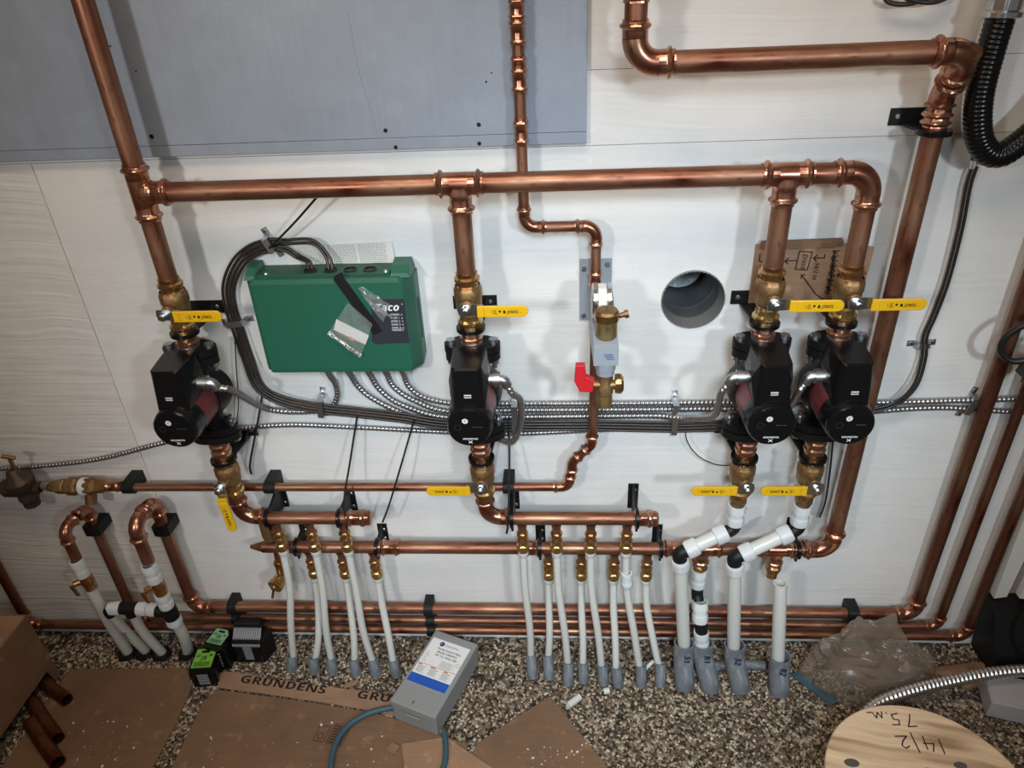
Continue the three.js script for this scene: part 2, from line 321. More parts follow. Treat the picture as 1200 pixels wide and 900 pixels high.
// grey sheet on the wall above the header
{
  const t = thing('backing_board', 'blue-grey painted backing board fixed to the wall above the copper header', 'board', [-.8, 1.14, 0]);
  const g = ext([[-1.69, 1.1572], [.0425, 1.1572], [.0425, 2.3], [-1.69, 2.3]], .0115, .0006).translate(0, 0, .001); mesh('panel', g, M.panel, t);
  const s = ext([[-1.69, 1.1398], [.0425, 1.1398], [.0425, 1.1556], [-1.69, 1.1556]], .0125, .0006).translate(0, 0, .001); mesh('bottom_strip', s, M.panel, t);
  for (const [x, y, r] of [[-.644, 1.171, .0038], [-.268, 1.168, .0034], [-.122, 1.172, .0034], [-.107, 1.233, .0016], [-.639, 1.267, .0014], [-.667, 1.303, .0014], [-.098, 1.245, .0012]]) mesh('screw', lathe([[0, .0006], [r * .8, .0006], [r, 0]], [x, y, .0132], OUT, 12), M.blackMatte, t);
  for (const [x, y] of [[-.255, 1.1425], [-.123, 1.1440]]) mesh('screw', lathe([[0, .0006], [.0026, .0006], [.0032, 0]], [x, y, .0142], OUT, 12), M.blackMatte, t);
  mesh('scratch', sweep([[-.301, 1.335, .0132], [-.296, 1.25, .0132], [-.287, 1.20, .0132], [-.281, 1.163, .0132]], .0004, { n: 20, radial: 4 }), M.greyPaint, t);
}

// ---------------------------------------------------------------- copper supply header
const ZC = .082, COL = [-.647, -.150, .333, .455], YH = 1.101, RM = .0152;
{
  const t = thing('supply_header', 'thick copper header pipe with riser and drops feeding the four pumps', 'copper pipe', [COL[0], YH, ZC]);
  mesh('riser_pipe', cyl([COL[0], YH + .03, ZC], [COL[0], 2.497, ZC], RM, 28), M.copper, t);
  mesh('header_pipe', cyl([COL[0] + .03, YH, ZC], [COL[1] - .03, YH, ZC], RM, 28), M.copper, t);
  mesh('header_pipe', cyl([COL[1] + .03, YH, ZC], [COL[2] - .03, YH, ZC], RM, 28), M.copper, t);
  mesh('header_pipe', cyl([COL[2] + .03, YH, ZC], [COL[3] - .03, YH, ZC], RM, 28), M.copper, t);
  mesh('tee', teeGeo([COL[0], YH, ZC], UPV, RIGHT, RM, RM, 2.9 * RM), M.fit, t);
  mesh('tee', teeGeo([COL[1], YH, ZC], RIGHT, DOWN, RM, RM, 2.4 * RM), M.fit, t);
  mesh('tee', teeGeo([COL[2], YH, ZC], RIGHT, DOWN, RM, RM, 2.4 * RM), M.fit, t);
  mesh('elbow', elbowGeo([COL[3], YH, ZC], LEFT, DOWN, RM), M.fit, t);
  for (const [i, x] of COL.entries()) mesh('drop_pipe', cyl([x, YH - (i === 3 ? .03 : .02), ZC], [x, .952, ZC], RM, 28), M.copper, t);
}

// ---------------------------------------------------------------- ball valves
const VALVE = [[.0150, -.050], [.0178, -.0495], [.0178, -.045], [.0214, -.0415], [.0214, -.0375], [.0178, -.034], [.0172, -.026], [.0160, -.022], [.0190, -.015], [.0205, -.009], [.0205, .004], [.0212, .006], [.0212, .018], [.0205, .020], [.0195, .024], [.0172, .026], [.0172, .031], [.0208, .034], [.0208, .038], [.0174, .041], [.0178, .047], [.0150, .047]];
const leverTex = canvasTex(512, 112, (x, w, h) => {
  x.clearRect(0, 0, w, h); x.fillStyle = '#2a1c04'; x.strokeStyle = '#2a1c04';
  x.lineWidth = 5; x.beginPath(); x.arc(52, 56, 36, -.7, .7); x.stroke();
  x.font = 'bold 24px sans-serif'; x.fillText('150', 108, 42); x.fillText('600', 108, 66); x.fillText('WOG', 106, 90);
  x.beginPath(); x.arc(196, 50, 17, 0, 7); x.fill();
  x.beginPath(); x.arc(250, 58, 26, -1.57, 1.57); x.lineTo(238, 58); x.fill();
  x.font = 'italic bold 62px sans-serif'; x.fillText('JIMIL', 290, 80); x.fillRect(476, 70, 10, 10);
});
const M_lever = std({ map: leverTex, transparent: true, roughness: .5, side: THREE.FrontSide });
function valve(label, x, y, z, turn, kind) {
  const t = thing('ball_valve', label, 'valve', [x, y, z]), c = V(x, y, z);
  mesh('body', lathe(VALVE, c, UPV, 26), M.brass, t);
  mesh('casting', [lathe([[.0185, -.019], [.0208, -.014], [.0220, -.008], [.0220, .003], [.0234, .005], [.0234, .019], [.0222, .021], [.0205, .026]], c, UPV, 24), cyl(V(x, y, z + .012), V(x, y, z + .034), .0105, 12)], M.brassCast, t);
  mesh('stem_nut', [cyl(V(x, y, z + .032), V(x, y, z + .040), .0098, 6), cyl(V(x, y, z + .0445), V(x, y, z + .052), .0085, 6), cyl(V(x, y, z + .052), V(x, y, z + .057), .0048, 12)], M.steel, t);
  const R = new THREE.Quaternion().setFromAxisAngle(V(0, 0, 1), turn);
  const tab = ext([[-.011, -.0095], [.012, -.0095], [.028, -.0078], [.028, .0078], [.012, .0095], [-.011, .0095], [-.0135, 0]], .003); place(tab, V(x, y, z + .0415), R);
  const lever = mesh('lever', tab, M.steel, t);
  const hp = [], L0 = .020, L1 = .099, hw = .0084; hp.push([L0, -hw], [L1 - hw, -hw]); for (let k = 1; k < 8; k++) { const a = -Math.PI / 2 + k / 8 * Math.PI; hp.push([L1 - hw + hw * Math.cos(a), hw * Math.sin(a)]); } hp.push([L1 - hw, hw], [L0, hw]);
  const grip = ext(hp, .0022, .0012); place(grip, V(x, y, z + .049), R);
  // the bent neck between tab and grip
  const neck = extY([[.022, .041], [.030, .0485], [.030, .0535], [.022, .046]], -.0078, .0078); place(neck, V(x, y, z), R);
  mesh('grip', [grip, neck], M.yellow, lever);
  const d = new THREE.PlaneGeometry(.060, .0131); d.translate(.062, 0, .0527); place(d, V(x, y, z), R); mesh('print', d, M_lever, lever);
  return t;
}
const WHO = ['the pump beside the wire loop', 'the pump beside the air vent', 'the pump beside the vent hole', 'the pump beside the tall riser'];
COL.forEach((x, i) => valve(`brass valve with sideways yellow lever above ${WHO[i]}`, x, .912, ZC, 0));
valve(`brass valve with yellow lever hanging down below ${WHO[0]}`, COL[0], .549, ZC, -Math.PI / 2 + .05);
for (let i = 1; i < 4; i++) valve(`brass valve with sideways yellow lever below ${WHO[i]}`, COL[i], .549, ZC, Math.PI);

// ---------------------------------------------------------------- hangers
function ringPlan(r0, r1, cx, cz, n = 24) {                       // ring lying flat, as extruded outline with a hole
  const s = new THREE.Shape(); s.absarc(cx, -cz, r1, 0, Math.PI * 2); const h = new THREE.Path(); h.absarc(cx, -cz, r0, 0, Math.PI * 2, true); s.holes.push(h); return s;
}
function bell(label, x, y, zp, r, w = .078) {                          // hanger of an upright pipe
  const t = thing('pipe_hanger', label, 'pipe hanger', [x, y, 0]);
  mesh('plate', box(x - w / 2, x + w / 2, y - .009, y + .016, 0, .003, .0008), M.blackMatte, t);
  const arm = extY([[x - .024, .003], [x + .024, .003], [x + .018, zp - r * .9], [x - .018, zp - r * .9]], y - .009, y - .005);
  const g = new THREE.ExtrudeGeometry(ringPlan(r * 1.02, r + .0085, x, zp), { depth: .006, bevelEnabled: true, bevelSize: .0008, bevelThickness: .0008, bevelSegments: 1, curveSegments: 28 }); g.rotateX(-Math.PI / 2); g.translate(0, y - .010, 0);
  const web = extX([[.003, y - .005], [.003, y + .012], [.03, y - .005]], x + w * .26, x + w * .26 + .003);
  mesh('ring', g, M.black, t); mesh('arm', [arm, web], M.blackMatte, t);
  for (const s of [-1, 1]) mesh('screw', lathe([[0, .0018], [.003, .0016], [.0042, 0]], [x + s * (w / 2 - .012), y + .004, .003], OUT, 10), M.zinc, t);
}
COL.forEach((x, i) => bell(`black pipe hanger ring just above ${WHO[i]}`, x, .866, ZC, .0152));
COL.forEach((x, i) => bell(`black pipe hanger ring just below ${WHO[i]}`, x, .594, ZC, .0152));
bell('black pipe hanger ring and wall plate around the tall copper riser', .538, 1.157, .06, .0152, .084);
function side(label, x, y, zp, r, y0, y1) {                         // hanger of a level pipe
  const t = thing('pipe_bracket', label, 'pipe bracket', [x, y, 0]);
  mesh('plate', box(x - .0105, x + .0105, y0, y1, 0, .003, .0008), M.blackMatte, t);
  const s = new THREE.Shape(); s.absarc(-zp, y, r + .0065, 0, Math.PI * 2); const h = new THREE.Path(); h.absarc(-zp, y, r * 1.02, 0, Math.PI * 2, true); s.holes.push(h);
  const g = new THREE.ExtrudeGeometry(s, { depth: .0055, bevelEnabled: true, bevelSize: .0006, bevelThickness: .0006, bevelSegments: 1, curveSegments: 26 }); g.rotateY(Math.PI / 2); g.translate(x - .0028, 0, 0);
  mesh('ring', g, M.black, t);
  mesh('ear', box(x - .0024, x + .0024, y - r - .016, y - r - .0055, zp - .006, zp + .006, .001), M.black, t);
  mesh('arm', extX([[.003, y1 - .002], [.003, y0 + .004], [zp - r * .6, y - r * .9], [zp - r * .6, y + r * .9]], x - .0025, x + .0025), M.blackMatte, t);
  for (const yy of [y0 + .012, y1 - .016]) mesh('screw', lathe([[0, .0018], [.003, .0016], [.0042, 0]], [x + .003, yy, .003], OUT, 10), M.zinc, t);
}
const YM = .439, ZM = .082, RS = .013, YR = .334, ZR = .0545;
side('black bracket holding the elbow end of the three-outlet manifold', -.592, YM, ZM, RS, .40, .468);
side('black bracket holding the capped end of the three-outlet manifold', -.445, YM, ZM, RS, .39, .452);
side('black bracket holding the elbow end of the four-outlet manifold', -.099, YM, ZM, RS, .395, .462);
side('black bracket holding the capped end of the four-outlet manifold', .145, YM, ZM, RS, .398, .461);
side('black bracket on the lower copper pipe behind the three-outlet manifold', -.562, YR, ZR, RS, .30, .350);
side('black bracket on the lower copper pipe beside a press coupling and three thin tubes', -.389, YR, ZR, RS, .30, .352);
side('black bracket on the lower copper pipe behind the four-outlet manifold', -.047, YR, ZR, RS, .30, .351);
side('black bracket on the lower copper pipe past the four thin tubes', .200, YR, ZR, RS, .30, .352);
side('black bracket on the lower copper pipe by the elbow of the tall riser', .474, YR, ZR, RS, .31, .372);

// ---------------------------------------------------------------- pumps
const faceTex = canvasTex(512, 512, (x, w, h) => {
  x.clearRect(0, 0, w, h); x.fillStyle = '#d8dada'; x.beginPath(); x.arc(214, 150, 36, 0, 7); x.fill();
  x.strokeStyle = '#50555a'; x.lineWidth = 7; x.beginPath(); x.moveTo(226, 130); x.lineTo(204, 150); x.lineTo(226, 170); x.stroke();
  x.strokeStyle = '#808488'; x.lineWidth = 4; x.setLineDash([26, 12]); x.beginPath(); x.moveTo(300, 236); x.lineTo(420, 236); x.stroke(); x.setLineDash([]);
  x.strokeStyle = '#303236'; x.lineWidth = 5; x.beginPath(); x.arc(120, 240, 38, 0, 7); x.stroke();
  x.fillStyle = '#e6e8e8'; x.font = 'bold 34px sans-serif'; x.textAlign = 'center'; x.fillText('GRUNDFOS', 262, 416);
  x.strokeStyle = '#e6e8e8'; x.lineWidth = 8; x.beginPath(); x.moveTo(238, 432); x.lineTo(284, 470); x.moveTo(284, 432); x.lineTo(238, 470); x.stroke(); x.beginPath(); x.arc(261, 464, 12, 3.4, 6); x.stroke();
});
const M_face = std({ map: faceTex, transparent: true, roughness: .5, side: THREE.FrontSide });
const boxTex = canvasTex(128, 96, (x) => { x.clearRect(0, 0, 128, 96); x.fillStyle = '#d2d4d4'; x.fillRect(16, 20, 96, 14); x.fillRect(16, 44, 96, 8); x.fillRect(16, 60, 96, 8); });
const M_boxprint = std({ map: boxTex, transparent: true, roughness: .5, side: THREE.FrontSide });
function flangeOutline(hw, hd) { const o = []; for (let k = 0; k < 28; k++) { const a = k / 28 * Math.PI * 2, c = Math.cos(a), s = Math.sin(a), w = Math.pow(Math.abs(c), 3); o.push([hw * Math.sign(c) * Math.pow(Math.abs(c), .75), (hd * (1 - w) + .014 * w) * Math.sign(s) * Math.pow(Math.abs(s), .8)]); } return o; }
function pump(label, x, cside) {
  const y = .735, z = ZC, t = thing('circulator_pump', label, 'pump', [x, y, z]);
  const at = g => place(g, [x, y, z]);
  mesh('volute', [at(lathe([[0, -.036], [.034, -.036], [.044, -.028], [.047, -.012], [.046, .006], [.043, .018], [.040, .024], [0, .024]], [0, 0, 0], OUT, 30)), at(lathe([[.022, -.09], [.021, -.06], [.025, -.035], [.025, .035], [.021, .06], [.022, .09]], [0, 0, 0], UPV, 20))], M.castBlack, t);
  for (const s of [1, -1]) {
    const yo = s > 0 ? 0 : 0;
    const fl = mesh('flange', at((() => { const a = extY(flangeOutline(.047, .026), s > 0 ? .066 : -.080, s > 0 ? .080 : -.066); return a; })()), M.castBlack, t);
    mesh('companion_flange', at(extY(flangeOutline(.048, .027), s > 0 ? .0825 : -.0965, s > 0 ? .0965 : -.0825)), M.castBlack, t);
    for (const e of [-1, 1]) { const bx = e * .0365; mesh('bolt', [at(cyl([bx, s * .0965, 0], [bx, s * .103, 0], .0085, 6)), at(cyl([bx, s * .048, 0], [bx, s * .100, 0], .0045, 10)), at(cyl([bx, s * .0575, 0], [bx, s * .066, 0], .0085, 6))], M.zinc, t); }
  }
  mesh('motor', at(lathe([[.034, .018], [.0385, .026], [.0390, .080]], [0, 0, 0], OUT, 30)), M.maroon, t);
  const hous = mesh('front_housing', at(lathe([[.0380, .076], [.0396, .081], [.0378, .108], [.0362, .1155], [.034, .118], [0, .1185]], [0, 0, 0], OUT, 36)), M.black, t);
  const d = new THREE.PlaneGeometry(.070, .070); d.translate(0, 0, .1188); mesh('print', at(d), M_face, hous);
  // control box on top of the motor
  const hull = [];
  for (const e of [-1, 1]) hull.push(V(e * .0185, .097, .099), V(e * .0185, .100, .095), V(e * .0235, .024, .106), V(e * .0275, .026, .100), V(e * .024, .100, .092), V(e * .0285, .102, .038), V(e * .025, .103, .030), V(e * .0275, .034, .072), V(e * .0275, .036, .034), V(e * .0325, .068, .080), V(e * .0325, .068, .036));
  const cb = mesh('control_box', at(new ConvexGeometry(hull)), M.black, t);
  const q = new THREE.Quaternion().setFromAxisAngle(V(1, 0, 0), -Math.atan2(.007, .075)); const f = new THREE.PlaneGeometry(.016, .012); place(f, [0, .052, .1042], q); mesh('print', at(f), M_boxprint, cb);
  mesh('box_seam', at(box(-.026, .026, .018, .0205, .095, .1085, .001)), M.castBlack, cb);
  // cable gland
  const gx = cside * .036; mesh('cable_gland', [at(cyl([cside * .026, .058, .060], [gx + cside * .006, .058, .060], .0105, 16)), at(cyl([gx + cside * .004, .058, .060], [gx + cside * .014, .058, .060], .0128, 6)), at(sweep([[gx + cside * .012, .058, .060], [gx + cside * .020, .056, .060], [gx + cside * .025, .045, .058]], .0088, { n: 10, radial: 14 }))], M.zinc, t);
  return t;
}
const SIDE = [1, 1, -1, -1];
pump('black circulator pump with maroon motor beside the brown wire loop', COL[0], 1);
pump('black circulator pump with maroon motor between the green box and the air vent', COL[1], 1);
pump('black circulator pump with maroon motor next to the round vent hole', COL[2], -1);
pump('black circulator pump with maroon motor next to the tall copper riser', COL[3], -1);
const gland = i => [COL[i] + SIDE[i] * .061, .735 + .045, ZC + .058];
// copper adapters between hangers, flanges and valves
const ADP = (r) => [[r, 0], [1.14 * r, 0], [1.12 * r, .004], [1.28 * r, .007], [1.28 * r, .010], [1.1 * r, .013], [1.1 * r, .018], [1.26 * r, .021], [1.26 * r, .024], [1.1 * r, .027], [1.1 * r, .032], [r, .032]];
COL.forEach((x, i) => {
  const t = thing('press_adapter', `short ribbed copper adapter on the top flange of ${WHO[i]}`, 'pipe fitting', [x, .832, ZC]);
  mesh('sleeve', lathe(ADP(.0152), [x, .8325, ZC], UPV, 26), M.fit, t); mesh('collar', cyl([x, .829, ZC], [x, .8345, ZC], .0185, 22), M.zinc, t);
  const u = thing('press_adapter', `short ribbed copper adapter under the bottom flange of ${WHO[i]}`, 'pipe fitting', [x, .598, ZC]);
  mesh('sleeve', lathe(ADP(.0152), [x, .599, ZC], UPV, 26), M.fit, u); mesh('stub', cyl([x, .594, ZC], [x, .642, ZC], .0152, 22), M.copper, u);
});

// ---------------------------------------------------------------- manifolds and return pipe
const STUB = (y) => [[.0098, 0], [.0090, -.006], [.0080, -.012], [.0080, -.034]];
function outlet(parent, x, y, z, r) {                    // copper stub, brass insert fitting
  mesh('outlet', [lathe([[.0115, -r * .7], [.0098, -r - .005], [.0085, -r - .010], [.0085, -r - .030]], [x, y, z], UPV, 18)], M.copper, parent);
  mesh('brass_fitting', lathe([[.0085, -r - .021], [.0112, -r - .023], [.0122, -r - .026], [.0112, -r - .029], [.0094, -r - .032], [.0094, -r - .036], [.0114, -r - .039], [.0124, -r - .042], [.0114, -r - .045], [.0096, -r - .048], [.0096, -r - .053], [.0122, -r - .056], [.0128, -r - .060], [.0128, -r - .067], [.0112, -r - .072], [.0075, -r - .072]], [x, y, z], UPV, 20), M.brass, parent);
}
function manifold(label, xc, x1, outs) {                 // from a valve: elbow, header, cap
  const t = thing('copper_manifold', label, 'manifold', [x1, YM, ZM]);
  mesh('inlet_pipe', cyl([xc, YM + .03, ZC], [xc, .502, ZC], .0140, 24), M.copper, t);
  mesh('elbow', elbowGeo([xc, YM, ZC - .004], UPV, RIGHT, .0135), M.fit, t);
  mesh('pipe', cyl([xc + .03, YM, ZM], [x1 - .012, YM, ZM], RS, 26), M.copper, t);
  mesh('end_cap', [socket([x1 - .020, YM, ZM], LEFT, RS * .98, .014), lathe([[RS * 1.14, 0], [RS * 1.14, .012], [RS * 1.35, .015], [RS * 1.35, .019], [RS * 1.16, .022], [RS * 1.16, .030], [RS * .9, .034], [0, .034]], [x1 - .020, YM, ZM], RIGHT, 26)], M.fit, t);
  for (const x of outs) outlet(t, x, YM, ZM, RS);
}
const MO1 = [-.580, -.511, -.442], MO2 = [-.080, -.012, .056, .127], RO1 = [-.539, -.470, -.401], RO2 = [-.030, .039, .107, .175];
manifold('short copper manifold with three brass outlets and a capped end', COL[0], -.395, MO1);
manifold('short copper manifold with four brass outlets and a capped end', COL[1], .172, MO2);
{
  const t = thing('return_pipe', 'long copper return pipe with tall riser, tees and brass outlets', 'copper pipe', [.54, YR, ZR]);
  const X = .540, ZT = .108, YT = 1.262, X2 = .102;
  mesh('pinched_end', place(new THREE.CylinderGeometry(RS, .004, .03, 24), [-.648, YR, ZR], QY([1, 0, 0])), M.copper, t);
  mesh('pipe', cyl([-.635, YR, ZR], [-.565, YR, ZR], RS, 26), M.copper, t);
  mesh('pipe', cyl([-.565, YR, ZR], [-.365, YR, ZR], RS, 26), M.copper, t);
  mesh('pipe', cyl([-.365, YR, ZR], [-.06, YR, ZR], RS, 26), M.copper, t);
  mesh('pipe', cyl([-.06, YR, ZR], [.215, YR, ZR], RS, 26), M.copper, t);
  mesh('pipe', cyl([.215, YR, ZR], [.50, YR, ZR], RS, 26), M.copper, t);
  mesh('coupling', [cyl([-.600, YR, ZR], [-.568, YR, ZR], RS * 1.1, 24)], M.fit, t);
  mesh('coupling', couplingGeo([-.362, YR, ZR], RIGHT, RS, .021), M.fit, t);
  mesh('coupling', couplingGeo([-.062, YR, ZR], RIGHT, RS, .016), M.fit, t);
  mesh('coupling', couplingGeo([.224, YR, ZR], RIGHT, RS, .018), M.fit, t);
  mesh('tee', teeGeo([.284, YR, ZR], RIGHT, DOWN, RS, .0125, .040), M.fit, t);
  mesh('tee', teeGeo([.433, YR, ZR], RIGHT, DOWN, RS, .0125, .036), M.fit, t);
  mesh('elbow', elbowGeo([X, YR, ZR], LEFT, UPV, .0148), M.fit, t);
  mesh('riser_pipe', cyl([X, YR + .03, ZR], [X, 1.165, ZR], .0150, 28), M.copper, t);
  mesh('coupling', couplingGeo([X, 1.174, ZR], UPV, .0150, .018), M.fit, t);
  // offset of two elbows up to the level top pipe
  const a = V(X, 1.198, ZR), b = V(X - .004, YT, ZT), d = b.clone().sub(a).normalize();
  mesh('offset_elbow', elbowGeo(a, DOWN, d, .0150, .012, .020), M.fit, t);
  mesh('offset_pipe', cyl(a, b, .0150, 26), M.fit, t);
  mesh('elbow', elbowGeo(b, d.clone().negate(), LEFT, .0150, .027, .022), M.fit, t);
  mesh('top_pipe', cyl([X - .03, YT, ZT], [X2 + .03, YT, ZT], .0150, 28), M.copper, t);
  mesh('elbow', elbowGeo([X2, YT, ZT], RIGHT, UPV, .0150), M.fit, t);
  mesh('coupling', couplingGeo([X2, 1.355, ZT], UPV, .0150, .02), M.fit, t);
  mesh('rising_pipe', cyl([X2, YT + .03, ZT], [X2, 2.497, ZT], .0150, 28), M.copper, t);
  for (const x of [...RO1, ...RO2]) outlet(t, x, YR, ZR, RS);
  // branch ends of the two tees
  mesh('brass_adapter', lathe([[.0125, -.040], [.0165, -.044], [.0165, -.050], [.0150, -.052], [.0150, -.056], [.0125, -.057], [.0125, -.060]], [.284, YR, ZR], UPV, 6), M.brass, t);
  mesh('brass_adapter', lathe([[.0125, -.040], [.0165, -.044], [.0165, -.051], [.0135, -.053], [.0135, -.060], [.0115, -.061], [.0115, -.074], [.0085, -.074]], [.433, YR, ZR], UPV, 18), M.brass, t);
}
{ // brass drain cock and cup under the pinched end
  const t = thing('drain_valve', 'small brass drain cock hanging below the pinched end of the return pipe', 'valve', [-.612, .30, ZR]);
  mesh('nipple', [cyl([-.608, YR - .010, ZR], [-.611, .285, ZR], .0085, 16), cyl([-.611, .292, ZR], [-.612, .282, ZR], .0118, 6)], M.brass, t);
  mesh('body', [cyl([-.612, .284, ZR], [-.613, .262, ZR], .0095, 16), lathe([[.008, -.02], [.0155, -.016], [.0155, .004], [.0165, .006], [.0165, .016], [.009, .018], [.006, .022], [0, .022]], [-.617, .244, ZR + .012], [-.35, -.15, 1], 18)], M.brass, t);
  mesh('tee_key', [cyl([-.628, .228, ZR + .026], [-.632, .212, ZR + .030], .003, 10)], M.brass, t);
  const u = thing('brass_cup', 'plain brass cylinder behind the elbow of the three-outlet manifold', 'pipe fitting', [-.616, .37, .045]);
  mesh('cylinder', lathe([[0, .03], [.0135, .03], [.0145, .026], [.0145, -.012], [.0125, -.014], [.0125, -.022], [0, -.022]], [-.617, .376, .052], UPV, 22), M.brassCast, u);
}

// ---------------------------------------------------------------- thin white tubes and their floor sleeves
const SL = [[-.625, .108], [-.569, .113], [-.525, .115], [-.470, .118], [-.425, .117], [-.376, .119]];
const SM = [[-.068, .119], [-.032, .121], [.009, .133], [.044, .126], [.088, .131], [.120, .133], [.170, .132], [.211, .135]];
const SLt = [[-.6215, .093], [-.571, .098], [-.530, .098], [-.477, .1], [-.432, .1], [-.386, .101]];
const SMt = [[-.074, .085], [-.036, .086], [.010, .105], [.042, .103], [.085, .108], [.115, .115], [.169, .111], [.213, .102]];
function sleeve(label, group, b, tp, h) { const t = hollow([[b[0], .0, b[1]], [(b[0] * .35 + tp[0] * .65), h * .5, b[1] * .35 + tp[1] * .65], [tp[0], h, tp[1]]], .0122, .0100, { n: 8 }); tag(mesh('floor_sleeve', t, M.pvc), label, 'pipe sleeve', group); }
SL.forEach((b, i) => sleeve(`short dusty grey floor sleeve below the three-outlet manifold, ${['first', 'second', 'third', 'fourth', 'fifth', 'sixth'][i]} from the transformer`, 'grey sleeves below the three-outlet manifold', b, SLt[i], rr(.032, .038)));
SM.forEach((b, i) => sleeve(`short dusty grey floor sleeve below the four-outlet manifold, ${['eighth', 'seventh', 'sixth', 'fifth', 'fourth', 'third', 'second', 'first'][i]} from sleeve S1`, 'grey sleeves below the four-outlet manifold', b, SMt[i], rr(.038, .045)));
function tube(label, group, x, y, z, b, bow = 0, extra) {
  const e = V(b[0], .012, b[1]), m1 = V(x + (b[0] - x) * .12, y - (y) * .3, z + (b[1] - z) * .12 + .004), m2 = V(x + (b[0] - x) * .5 + bow, y * .36, z + (b[1] - z) * .55 + .006);
  const t = thing('plastic_tube', label, 'tube', [x, y - .3, z], group);
  mesh('pipe', sweep([[x, y, z], m1, m2, e], .0078, { radial: 14, n: 26 }), M.pex, t);
  mesh('flared_end', lathe([[.0072, 0], [.0104, 0], [.0108, -.006], [.0104, -.016], [.0082, -.019]], [x, y, z], UPV, 18), M.pex, t);
  if (extra) extra(t);
}
const ORD = ['first', 'second', 'third', 'fourth', 'fifth', 'sixth', 'seventh', 'eighth'];
const gM1 = 'tubes of the three-outlet manifold', gR1 = 'tubes of the return pipe behind the three-outlet manifold', gM2 = 'tubes of the four-outlet manifold', gR2 = 'tubes of the return pipe behind the four-outlet manifold';
MO1.forEach((x, i) => tube(`thin white tube on the ${['elbow-side', 'middle', 'cap-side'][i]} outlet of the three-outlet manifold`, gM1, x, YM - RS - .068, ZM, SLt[[0, 2, 4][i]], -.004));
RO1.forEach((x, i) => tube(`thin white tube on the return pipe, ${ORD[i]} from the pinched end`, gR1, x, YR - RS - .068, ZR, SLt[[1, 3, 5][i]], .003));
MO2.forEach((x, i) => i < 3 ? tube(`thin white tube, ${ORD[i]} from the elbow of the four-outlet manifold`, gM2, x, YM - RS - .068, ZM, SMt[[0, 2, 4][i]], .004)
  : tube('thin white plastic tube with a white coupling from the four-outlet manifold', null, x, YM - RS - .068, ZM, SMt[6], .004, t => mesh('coupling', lathe([[.0078, .02], [.0115, .019], [.0125, .012], [.0105, .008], [.0105, -.002], [.0128, -.006], [.0128, -.014], [.0105, -.018], [.0078, -.019]], [x + .004, .279, ZM + .006], [-.04, 1, -.04], 18), M.pexFit, t)));
RO2.forEach((x, i) => tube(`thin white tube on the return pipe, ${ORD[3 - i]} from the big grey sleeves`, gR2, x, YR - RS - .068, ZR, SMt[[1, 3, 5, 7][i]], .002));

// ---------------------------------------------------------------- the thick white tubes
const COLLAR = (k = 1) => [[.0135 * k, .024], [.0160 * k, .0235], [.0170 * k, .018], [.0170 * k, .007], [.0155 * k, .004], [.0150 * k, -.004], [.0168 * k, -.007], [.0172 * k, -.018], [.0160 * k, -.0235], [.0135 * k, -.024]];
const NUT = (k = 1) => [[.0135 * k, .013], [.0165 * k, .0125], [.0178 * k, .008], [.0178 * k, -.007], [.0160 * k, -.012], [.0135 * k, -.0125]];
function thick(label, x, sx, sz, ex, ey, ez, sleeveTop) {
  const t = thing('thick_tube', label, 'tube', [ex, .1, ez]), y0 = .452, kn = V(x - .002, .418, ZC + .004), el = V(ex, ey, ez), d = el.clone().sub(kn).normalize();
  mesh('union', lathe(COLLAR(1.02), [x, y0, ZC], UPV, 24), M.pexFit, t);
  mesh('black_elbow', sweep([[x, .435, ZC], kn, kn.clone().addScaledVector(d, .022)], .0125, { n: 12, radial: 16 }), M.blackMatte, t);
  mesh('nut', lathe(NUT(1.02), kn.clone().addScaledVector(d, .026), d, 24), M.pexFit, t);
  mesh('sloping_pipe', cyl(kn.clone().addScaledVector(d, .02), el.clone().addScaledVector(d, -.02), .0135, 22), M.pex, t);
  mesh('nut', lathe(NUT(1.02), el.clone().addScaledVector(d, -.026), d, 24), M.pexFit, t);
  const dn = P(sleeveTop).sub(el).normalize();
  mesh('black_elbow', sweep([el.clone().addScaledVector(d, -.02), el, el.clone().addScaledVector(dn, .022)], .0138, { n: 12, radial: 16 }), M.blackMatte, t);
  mesh('nut', lathe(NUT(1.02), el.clone().addScaledVector(dn, .028), dn, 24), M.pexFit, t);
  mesh('pipe', cyl(el.clone().addScaledVector(dn, .03), P(sleeveTop).addScaledVector(dn, .05), .0135, 22), M.pex, t);
  return t;
}
COL.slice(2).forEach((x, i) => { const t = thing('brass_adapter', `brass threaded adapter above the white union below ${WHO[i + 2]}`, 'pipe fitting', [x, .47, ZC]); mesh('thread', lathe([[.0125, .030], [.0150, .029], [.0165, .022], [.0165, .012], [.0140, .010], [.0140, 0]], [x, .470, ZC], UPV, 6), M.brassCast, t); });
thick('thick white tube with black elbows sloping from the vent hole pump to sleeve S1', COL[2], 0, 0, .229, .372, .108, [.259, .10, .099]);
thick('thick white tube with black elbows sloping from the riser pump to sleeve S2', COL[3], 0, 0, .336, .362, .108, [.364, .10, .101]);
